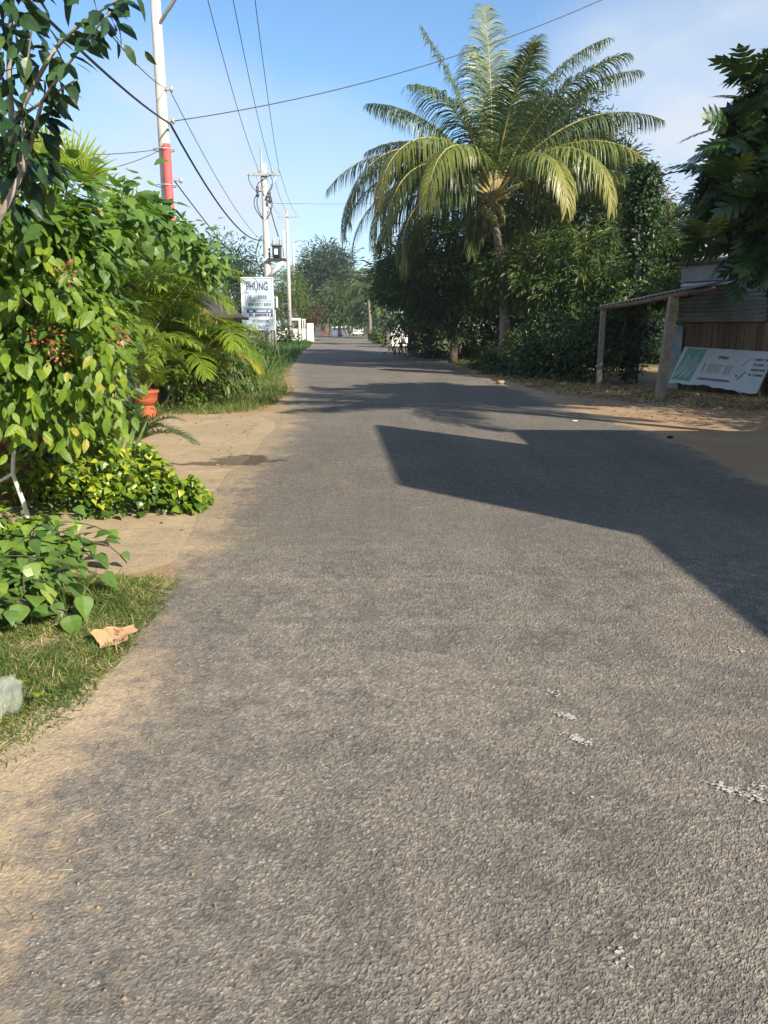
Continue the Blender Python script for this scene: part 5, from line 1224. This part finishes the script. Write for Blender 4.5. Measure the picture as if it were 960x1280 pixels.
# loose grit beside and on the road
a = Acc(); n = 1500
yy = rng.uniform(1.2, 13, n); lr = rng.random(n) < .55
xx = np.where(lr, np.interp(yy, ry, lxe) + rng.normal(size=n) * .30 - .05, np.interp(yy, ry, rx) + rng.normal(size=n) * .3 + .05)
ico = np.array([[1, 0, 0], [-1, 0, 0], [0, 1, 0], [0, -1, 0], [0, 0, 1], [0, 0, -.4]]); icf = np.array([[0, 2, 4], [2, 1, 4], [1, 3, 4], [3, 0, 4]])
scatter(a, (ico, icf), np.column_stack([xx, yy, np.full(n, .010)]), rnv(n) * [1, 1, .3], UP + rnv(n) * .3, rng.uniform(.0025, .0065, n), rng.random(n)); tag(build('gravel', a, M_clod), kind='stuff')

# ------------------------------------------------------------------ far end of the street
gy = 79.0
gp = [gnd(347, 428), gnd(392, 429)]
t = thing('garden_gate', 'cream garden wall with an open square gate frame at the far left of the road', 'gate', ((gp[0][0] + gp[1][0]) / 2, gy, 0))
def fx(px): return at(px, 420, gy)[0]
def fz(py): return at(370, py, gy)[2]
def fb(nm, x0, x1, y0, y1, mat=M_white, dy=0, th=.25):
    a = Acc(); zb = max(0, fz(y1)) if y1 < 427 else 0; box(a, ((fx(x0) + fx(x1)) / 2, gy + dy, (fz(y0) + zb) / 2), (abs(fx(x1) - fx(x0)), th, fz(y0) - zb)); return build(nm, a, mat, t)
fb('wall', 346, 362.4, 410, 430); fb('wall', 377.5, 384, 411, 430); fb('pillar', 384.2, 392, 404, 430, th=.6); fb('gate_post', 362.6, 365, 398, 430, th=.35); fb('gate_post', 374, 376.4, 398, 430, th=.35); fb('gate_lintel', 362.4, 376.6, 397.6, 400.4, th=.4, dy=-.01); fb('gate_leaf', 365.2, 372, 411, 429, th=.12); fb('arch_post', 378.4, 379.4, 400, 411); fb('arch_post', 381, 382, 401, 411); fb('arch_top', 378.2, 382.2, 398.8, 400.6)
w0 = gnd(489, 421); 
t = thing('low_wall', 'low white wall on the right of the road beyond the palm', 'wall', (1.9, 60, 0))
a = Acc(); x0, x1 = at(489, 420, 62)[0], at(518, 420, 62)[0]; z_ = at(500, 410, 62)[2]; box(a, ((x0 + x1) / 2, 62, z_ / 2), (x1 - x0, .2, z_)); build('wall_panel', a, M_white, t)
a = Acc(); box(a, ((x0 + x1) / 2, 62, z_ + .03), (x1 - x0 + .1, .28, .06)); build('coping', a, M_grey, t)
q = at(514, 412, 52); a = Acc(); tube(a, [(q[0], 52, 0), (q[0], 52, q[2])], .06, 8); tag(build('marker_post', a, M_white, base=(q[0], 52, 0)), 'slim white marker post standing before the low white wall', 'post')
# round sign
q = at(413.5, 399, 130); t = thing('road_sign', 'small round pale road sign on a post at the far end', 'sign', (q[0], 130, 0))
a = Acc(); tube(a, [(q[0], 130, 0), (q[0], 130, q[2])], .05, 6); build('post', a, M_metal, t)
a = Acc(); V = np.array([[q[0] + .42 * math.cos(x), 129.92 + dy, q[2] + .42 * math.sin(x)] for dy in (0, .04) for x in np.linspace(0, 2 * np.pi, 20, endpoint=False)]); i = np.arange(20); a.add(V, np.stack([i, (i + 1) % 20, (i + 1) % 20 + 20, i + 20], 1)); a.more([list(range(19, -1, -1)), list(range(20, 40))]); build('disc', a, M_white, t)
# pillar pair and red fence
q = at(397.5, 405, 120); a = Acc(); box(a, (q[0], 120, q[2] / 2), (.9, .5, q[2]), bev=.04); box(a, (q[0], 120, q[2] + .08), (1.1, .65, .16)); tag(build('gate_pillar', a, M_white, base=(q[0], 120, 0)), 'pale gate pillar with a cap at the far left bend of the road', 'pillar')
a = Acc(); x0 = at(400, 412, 128)[0]; x1 = at(408, 412, 128)[0]
for k in range(9): box(a, (x0 + (x1 - x0) * k / 8, 128, .42), (.06, .05, .84))
for z in (.3, .7): box(a, ((x0 + x1) / 2, 128.06, z), (x1 - x0, .04, .08))
tag(build('picket_fence', a, plain('dull_red_paint', (.30, .11, .08), .6), base=((x0 + x1) / 2, 128, 0)), 'low dull red picket fence right of the far gate pillar', 'fence')
# market stall with a pale awning
x0, x1 = at(416, 410, 150)[0], at(433, 410, 150)[0]; zt = at(424, 407.6, 150)[2]; xm = (x0 + x1) / 2
t = thing('market_stall', 'roadside stall with pale awning and blue skirt at the far end of the road', 'stall', (xm, 150, 0))
a = Acc(); V = [(x0 - .2, 148.6, zt - .3), (x1 + .2, 148.6, zt - .3), (x1 + .2, 151.4, zt), (x0 - .2, 151.4, zt)]; V += [(x, y, z - .06) for x, y, z in V]; a.add(V, [[0, 1, 2, 3], [7, 6, 5, 4], [0, 4, 5, 1], [1, 5, 6, 2], [2, 6, 7, 3], [3, 7, 4, 0]]); build('awning', a, M_white, t)
for x in (x0, x1):
    for y in (148.8, 151.2): a = Acc(); tube(a, [(x, y, 0), (x, y, zt - .2)], .05, 6); build('post', a, M_metal, t)
a = Acc(); box(a, (xm, 149.0, .42), (x1 - x0, .1, .84)); build('skirt', a, plain('blue_tarp', (.12, .16, .32), .6), t)
a = Acc(); box(a, (xm, 149.6, .88), (x1 - x0, 1.2, .06)); build('counter', a, M_wood, t)
# small white car parked on the right
q = gnd(448, 419.5); cx_, cy_ = at(448, 415, 128)[0], 128.0
t = thing('parked_car', 'small white car parked at the right end of the road under the trees', 'car', (cx_, cy_, 0))
prof = [(-2.0, .35), (-2.05, .75), (-1.85, .92), (-1.0, 1.0), (-.45, 1.45), (.9, 1.48), (1.5, 1.02), (1.95, .92), (2.0, .4)]
def carbody(w, prof_, sc_=1): 
    V = [(cx_ + s * w * (0.86 if z > 1.1 else 1), cy_ + x, z) for s in (-1, 1) for x, z in prof_]; m = len(prof_); return V, m
a = Acc(); V, m = carbody(.82, prof); a.add(V, [[k, k + 1, m + k + 1, m + k] for k in range(m - 1)] + [[m - 1, 0, m, 2 * m - 1]]); a.more([list(range(m))[::-1], list(range(m, 2 * m))]); build('body', a, plain('white_car_paint', (.72, .73, .74), .3, 0, .03, 2, .6), t)
a = Acc(); a.add([(cx_ - .66, cy_ - .98, 1.04), (cx_ + .66, cy_ - .98, 1.04), (cx_ + .6, cy_ - .53, 1.41), (cx_ - .6, cy_ - .53, 1.41)], [[0, 1, 2, 3]]); build('windscreen', a, M_glass, t)
for s in (-1, 1):
    for y in (-1.3, 1.3):
        a = Acc(); tube(a, [(cx_ + s * .68, cy_ + y, .32), (cx_ + s * .86, cy_ + y, .32)], .32, 16); w = build('wheel', a, M_rubber, t)
        a = Acc(); tube(a, [(cx_ + s * .84, cy_ + y, .32), (cx_ + s * .875, cy_ + y, .32)], .18, 12); build('rim', a, M_metal, w)
    a = Acc(); box(a, (cx_ + s * .6, cy_ - 2.04, .72), (.32, .06, .16)); build('headlight', a, M_glass, t)
# motorbike and rider coming towards us
my = 122.0; mx = at(437.3, 415, my)[0]
t = thing('motorbike', 'dark motorbike ridden towards us down the far middle of the road', 'motorbike', (mx, my, 0))
for y in (-.62, .62):
    a = Acc(); an = np.linspace(0, 2 * np.pi, 25); tube(a, [(mx, my + y + .25 * math.cos(q), .3 + .25 * math.sin(q)) for q in an], .055, 8, cap=False); w = build('wheel', a, M_rubber, t)
    a = Acc(); tube(a, [(mx - .05, my + y, .3), (mx + .05, my + y, .3)], .17, 12); build('rim', a, M_metal, w)
a = Acc(); lumpy(a, (mx, my + .05, .55), (.16, .5, .22), 5, amp=.05); lumpy(a, (mx, my - .5, .78), (.2, .16, .30), 6, amp=.05); tube(a, [(mx, my - .6, .3), (mx, my - .45, .95)], .05, 6); build('body', a, M_dark, t)
a = Acc(); box(a, (mx, my + .25, .80), (.26, .75, .10), bev=.03); build('saddle', a, M_rubber, t)
a = Acc(); tube(a, [(mx - .36, my - .35, 1.05), (mx, my - .47, 1.0), (mx + .36, my - .35, 1.05)], .02, 6); build('handlebar', a, M_dark, t)
a = Acc(); lumpy(a, (mx, my - .66, .86), (.09, .05, .08), 7, amp=.02); build('headlight', a, M_white, t)
def skinned(name, verts, edges, radii, mat, parent):
    me = bpy.data.meshes.new(name); o0 = ORIGIN[parent.name]; me.from_pydata([tuple(np.asarray(v) - o0) for v in verts], edges, []); me.update()
    o = bpy.data.objects.new(name, me); COL.objects.link(o)
    md = o.modifiers.new('skin', 'SKIN'); o.modifiers.new('sub', 'SUBSURF').levels = 1
    for k, r in enumerate(radii): me.skin_vertices[0].data[k].radius = (r, r)
    me.skin_vertices[0].data[0].use_root = True
    dg = bpy.context.evaluated_depsgraph_get(); m2 = bpy.data.meshes.new_from_object(o.evaluated_get(dg)); bpy.data.objects.remove(o, do_unlink=True)
    m2.materials.clear(); m2.materials.append(mat); o = bpy.data.objects.new(name, m2); COL.objects.link(o); o.parent = parent; ORIGIN[o.name] = o0
    return o
M_skin = plain('skin', (.35, .20, .13), .6, 0, .1, 10); M_shirt = plain('pale_green_shirt', (.38, .45, .36), .8, 0, .1, 8); M_trous = plain('dark_trousers', (.04, .045, .06), .85, 0, .2, 8)
pr = thing('person', 'rider in a pale green shirt sitting on the far dark motorbike, hands on the bars', 'person', (mx, my + .2, .0))
sk = [(mx, my + .2, .95), (mx, my + .14, 1.18), (mx, my + .08, 1.40), (mx, my + .05, 1.52), (mx, my + .02, 1.62), (mx, my + .0, 1.72)]
ed = [(0, 1), (1, 2), (2, 3), (3, 4), (4, 5)]; ra = [.15, .14, .16, .06, .09, .10]
for s in (-1, 1):
    n0 = len(sk); sk += [(mx + s * .19, my + .08, 1.40), (mx + s * .30, my - .05, 1.18), (mx + s * .32, my - .33, 1.08)]; ed += [(2, n0), (n0, n0 + 1), (n0 + 1, n0 + 2)]; ra += [.065, .05, .04]
    n0 = len(sk); sk += [(mx + s * .14, my + .12, .92), (mx + s * .21, my - .28, .88), (mx + s * .19, my - .08, .46), (mx + s * .2, my - .22, .38)]; ed += [(0, n0), (n0, n0 + 1), (n0 + 1, n0 + 2), (n0 + 2, n0 + 3)]; ra += [.10, .075, .05, .045]
skinned('body', sk, ed, ra, M_skin, pr)
a = Acc(); lathe(a, [(.165, .92), (.175, 1.1), (.2, 1.3), (.21, 1.4), (.10, 1.5), (.075, 1.52)], (mx, my + .12, 0), 14); build('shirt', a, M_shirt, pr)
skinned('trousers', [(mx, my + .2, .93)] + [q for s in (-1, 1) for q in ((mx + s * .14, my + .12, .92), (mx + s * .21, my - .28, .88), (mx + s * .19, my - .08, .50))], [(0, 1), (1, 2), (2, 3), (0, 4), (4, 5), (5, 6)], [.165, .115, .09, .065, .115, .09, .065], M_trous, pr)
a = Acc(); lumpy(a, (mx, my + .0, 1.74), (.125, .14, .125), 8, amp=.02); build('helmet', a, M_dark, pr)

# trees down the street
FG = 'trees far down the street'
def ft(nm, label, lobes, n, mat, size=.45, r0=.25, T=LANCE, **kw):
    cs = np.array([c for c, r in lobes]); b_ = cs.mean(0); return tree(nm, label, (b_[0], b_[1]), lobes, n, T, size, mat, M_bark, r0, group=FG, **kw)
ft('broadleaf_tree', 'dark rounded trees crown behind the left palms, left of the transformer pole', [L(285, 325, 62, 26), L(312, 345, 62, 28), L(270, 345, 60, 22), L(300, 375, 60, 36), L(325, 390, 60, 28)], 7000, G_far, .38, clump=.9, per=50)
ft('broadleaf_tree', 'bright light-green vine-clad tree right of the shop sign', [L(362, 350, 86, 16), L(370, 372, 86, 14), L(355, 380, 86, 18), L(373, 390, 86, 10), L(345, 365, 86, 15)], 6500, G_farlight, .32, clump=.7, per=45, droop=.7)
ft('broadleaf_tree', 'tall rounded blue-green tree closing the end of the road', [L(405, 330, 135, 22), L(390, 345, 135, 17), L(425, 335, 135, 17), L(402, 365, 135, 26), L(425, 365, 133, 22), L(385, 375, 135, 17)], 14000, G_far, .75, r0=.5, clump=1.8, per=50)
ft('broadleaf_tree', 'paler olive tree low in front of the tall tree at the road end', [L(420, 380, 118, 20), L(438, 375, 118, 17), L(408, 390, 118, 14), L(432, 395, 116, 14)], 5000, G_light, .6, clump=1.4, per=45)
ft('broadleaf_tree', 'small reddish-leaved shrub tree behind the cream gate frame', [L(385, 398, 92, 10), L(392, 390, 94, 7), L(376, 402, 92, 7)], 1500, leafmat('leaf_reddish', [(0, (.05, .05, .02)), (1, (.13, .08, .04))]), .4, clump=.7, per=35)
ft('broadleaf_tree', 'dark green tree left of the round road sign at the bend', [L(396, 398, 150, 14), L(408, 403, 155, 10), L(388, 404, 150, 10)], 2600, G_far, .7, clump=1.6, per=45)
ft('broadleaf_tree', 'dark tree over the parked white car on the right', [L(462, 385, 105, 18), L(455, 398, 105, 12), L(470, 402, 100, 14)], 3800, G_far, .5, clump=1.2, per=45)
ft('broadleaf_tree', 'hazy tree farthest off, just above the stall awning', [L(428, 396, 210, 12), L(415, 398, 215, 12), L(440, 398, 205, 11), L(402, 400, 215, 12)], 3000, G_far, 1.1, clump=2.5, per=50)
shrub('roadside_bush', 'low yellow-green bush on the kerb at the right bend', (1.0, 68), [L(474, 420, 68, 7), L(466, 421, 70, 5)], 900, SMALL, .2, G_farlight, M_twig, 4, clump=.3)
shrub('roadside_bush', 'flowering bush with reddish tips left of the low white wall', (2.6, 58), [L(500, 404, 58, 14), L(520, 398, 56, 14), L(530, 410, 55, 12)], 1600, SMALL, .25, G_light, M_twig, 4, clump=.5)
PG = 'coconut palms far down the street'
def small_palm(label, px, py, Y, n, length, seed, x_off=.4):
    h = at(px, py, Y); t = thing('coconut_palm', label, 'palm', (h[0] + x_off, Y, 0), PG)
    b = Acc(); tube(b, bez((h[0] + x_off, Y, 0), (h[0] + x_off, Y, h[2] * .6), h, 10), [.22, .14, .12], 8); build('trunk', b, M_palmbark, t)
    for k in range(n):
        a = Acc(); frond(a, h, k * 2.399 + seed, R(80 - 75 * ((k * 5) % n) / n), length * rng.uniform(.85, 1.1), R(rng.uniform(70, 120)), 46, .95, .07, .5, .14, (.1, .7), .05, .3); build('frond', a, [G_coco, M_rib], t)
small_palm('young coconut palm nearest the parked car, fronds against the sky', 458, 358, 82, 16, 4.2, .4)
small_palm('coconut palm in the shade of the mango row at the road bend', 478, 372, 66, 16, 4.0, 1.9)
# far-off wood along the horizon
a = Acc()
for (x, y, r) in [(-150, 330, 14), (-120, 350, 15), (-92, 340, 13), (-66, 330, 14), (-42, 320, 13), (-24, 310, 10), (-8, 320, 12), (14, 320, 14), (40, 320, 16), (70, 330, 16), (100, 330, 16), (140, 330, 16), (-70, 130, 7), (-50, 110, 6), (-38, 95, 5), (-30, 120, 6), (-60, 170, 8), (-40, 190, 8), (25, 75, 6), (40, 80, 7), (55, 90, 8), (20, 110, 7), (34, 130, 8), (12, 95, 5), (22, 52, 5), (32, 48, 6), (44, 50, 6)]:
    crown(a, [(np.array([x, y, r * .45]), (r, r, r * .6))], 1500, LANCE, r * .10, clump=r * .14, per=40)
tag(build('far_wood', a, G_far), kind='stuff')

# ------------------------------------------------------------------ just outside the frame on the right: what throws the shade
shp = thing('shophouse', 'low rendered shophouse with a tall false front beside the road', 'shophouse', (7.4, .5, 0))
M_rend = plain('cream_render', (.50, .45, .36), .85, 0, .12, 1.5)
a = Acc(); box(a, (7.5, .6, 1.45), (3.4, 13.4, 2.9)); build('wall', a, M_rend, shp)
a = Acc(); V = [(5.58, -6.4, 3.02), (5.58, 7.5, 3.02), (9.6, 7.5, 2.92), (9.6, -6.4, 2.92)]; V += [(x, y, z + .10) for x, y, z in V]; a.add(V, [[3, 2, 1, 0], [4, 5, 6, 7], [0, 1, 5, 4], [1, 2, 6, 5], [2, 3, 7, 6], [3, 0, 4, 7]]); build('roof', a, M_roof, shp)
a = Acc(); V = [(5.62, 1.5, 3.12), (5.62, 5.85, 3.12), (5.62, 5.85, 4.86), (5.62, 1.5, 4.62)]; V += [(x + .12, y, z) for x, y, z in V]; a.add(V, [[3, 2, 1, 0], [4, 5, 6, 7], [0, 1, 5, 4], [1, 2, 6, 5], [2, 3, 7, 6], [3, 0, 4, 7]]); build('false_front', a, M_tin, shp)
for y in (-3.2, 1.2, 5.0):
    a = Acc(); box(a, (5.76, y, 1.15), (.1, 1.3, 2.2)); d_ = build('door', a, M_wood, shp); a = Acc(); box(a, (5.69, y + .5, 1.1), (.05, .06, .2)); build('handle', a, M_metal, d_)
shrub('hedge_bush', 'tall dark bush against the end wall of the shophouse', (8.4, 9.2), [(np.array([8.5, 9.0, 1.0]), (1.0, 1.1, 1.1)), (np.array([8.9, 8.9, 2.0]), (1.0, 1.0, 1.1)), (np.array([9.6, 9.4, 1.6]), (1.1, 1.1, 1.5)), (np.array([8.3, 9.9, 1.0]), (.9, .9, 1.0))], 5200, OVAL, .13, G_mango, M_twig, 7, HG, clump=.25, per=25)  # bush out of view, put in to block the sun from the verge
def shade_tree(label, base, lobes, n): return tree('shade_tree', label, base, [(np.array(c, float), (r, r, r * .8)) for c, r in lobes], n, LANCE, .24, G_mango, M_bark, .2, top=(base[0], base[1], lobes[0][0][2] - .5), group='shade trees behind the hut', clump=.5, per=50)
shade_tree('dense tree standing right behind the breadfruit tree', (11.2, 11.2), [((11.2, 11.4, 4.6), 2.2), ((9.7, 10.5, 2.5), 1.2), ((10.7, 9.7, 3.6), 1.5), ((12.6, 10.8, 5.2), 2.2), ((10.4, 12.6, 4.2), 1.8), ((11.2, 11.4, 2.6), 2.0)], 13000)  # low lobes and extra leaves added out of view to block sun dapples
shade_tree('dense tree behind the far corner of the hut', (11.6, 18.8), [((11.6, 19, 4.6), 2.4), ((13.0, 18, 5.2), 2.2), ((12.2, 20.2, 5.0), 2.2), ((11.6, 19, 2.4), 2.0)], 13000)
shade_tree('broad dense tree farthest back behind the hut', (15.5, 15.0), [((15.5, 15, 6.0), 3.0), ((14.5, 16.5, 5.0), 2.4), ((15.5, 15, 3.0), 2.4)], 13000)
st = thing('coconut_palm', 'coconut palm between the shophouse and the breadfruit tree', 'palm', (7.9, 8.3, 0), 'coconut palms by the shophouse')
h = np.array([7.6, 8.0, 5.3]); b = Acc(); tube(b, bez((7.9, 8.3, 0), (7.9, 8.2, 3), h, 10), [.2, .13, .11], 10); build('trunk', b, M_palmbark, st)
for k in range(20): a = Acc(); frond(a, h, k * 2.399, R(70 - 60 * ((k * 7) % 20) / 20), 3.5, R(rng.uniform(42, 72)), 60, .75, .045, .5, .15, (.1, .6), .04, .3); build('frond', a, [G_coco, M_rib], st)

# ------------------------------------------------------------------ morning haze
hz = bpy.data.materials.new('morning_haze'); hz.use_nodes = True; nt = hz.node_tree
for n_ in list(nt.nodes):
    if n_.type != 'OUTPUT_MATERIAL': nt.nodes.remove(n_)
pv = nt.nodes.new('ShaderNodeVolumePrincipled'); pv.inputs['Color'].default_value = (.80, .88, 1.0, 1); pv.inputs['Density'].default_value = .0005; pv.inputs['Anisotropy'].default_value = .2
nt.links.new(pv.outputs[0], nt.nodes['Material Output'].inputs['Volume'])
a = Acc(); box(a, (0, 200, 9), (700, 480, 20)); tag(build('haze', a, hz), kind='stuff')
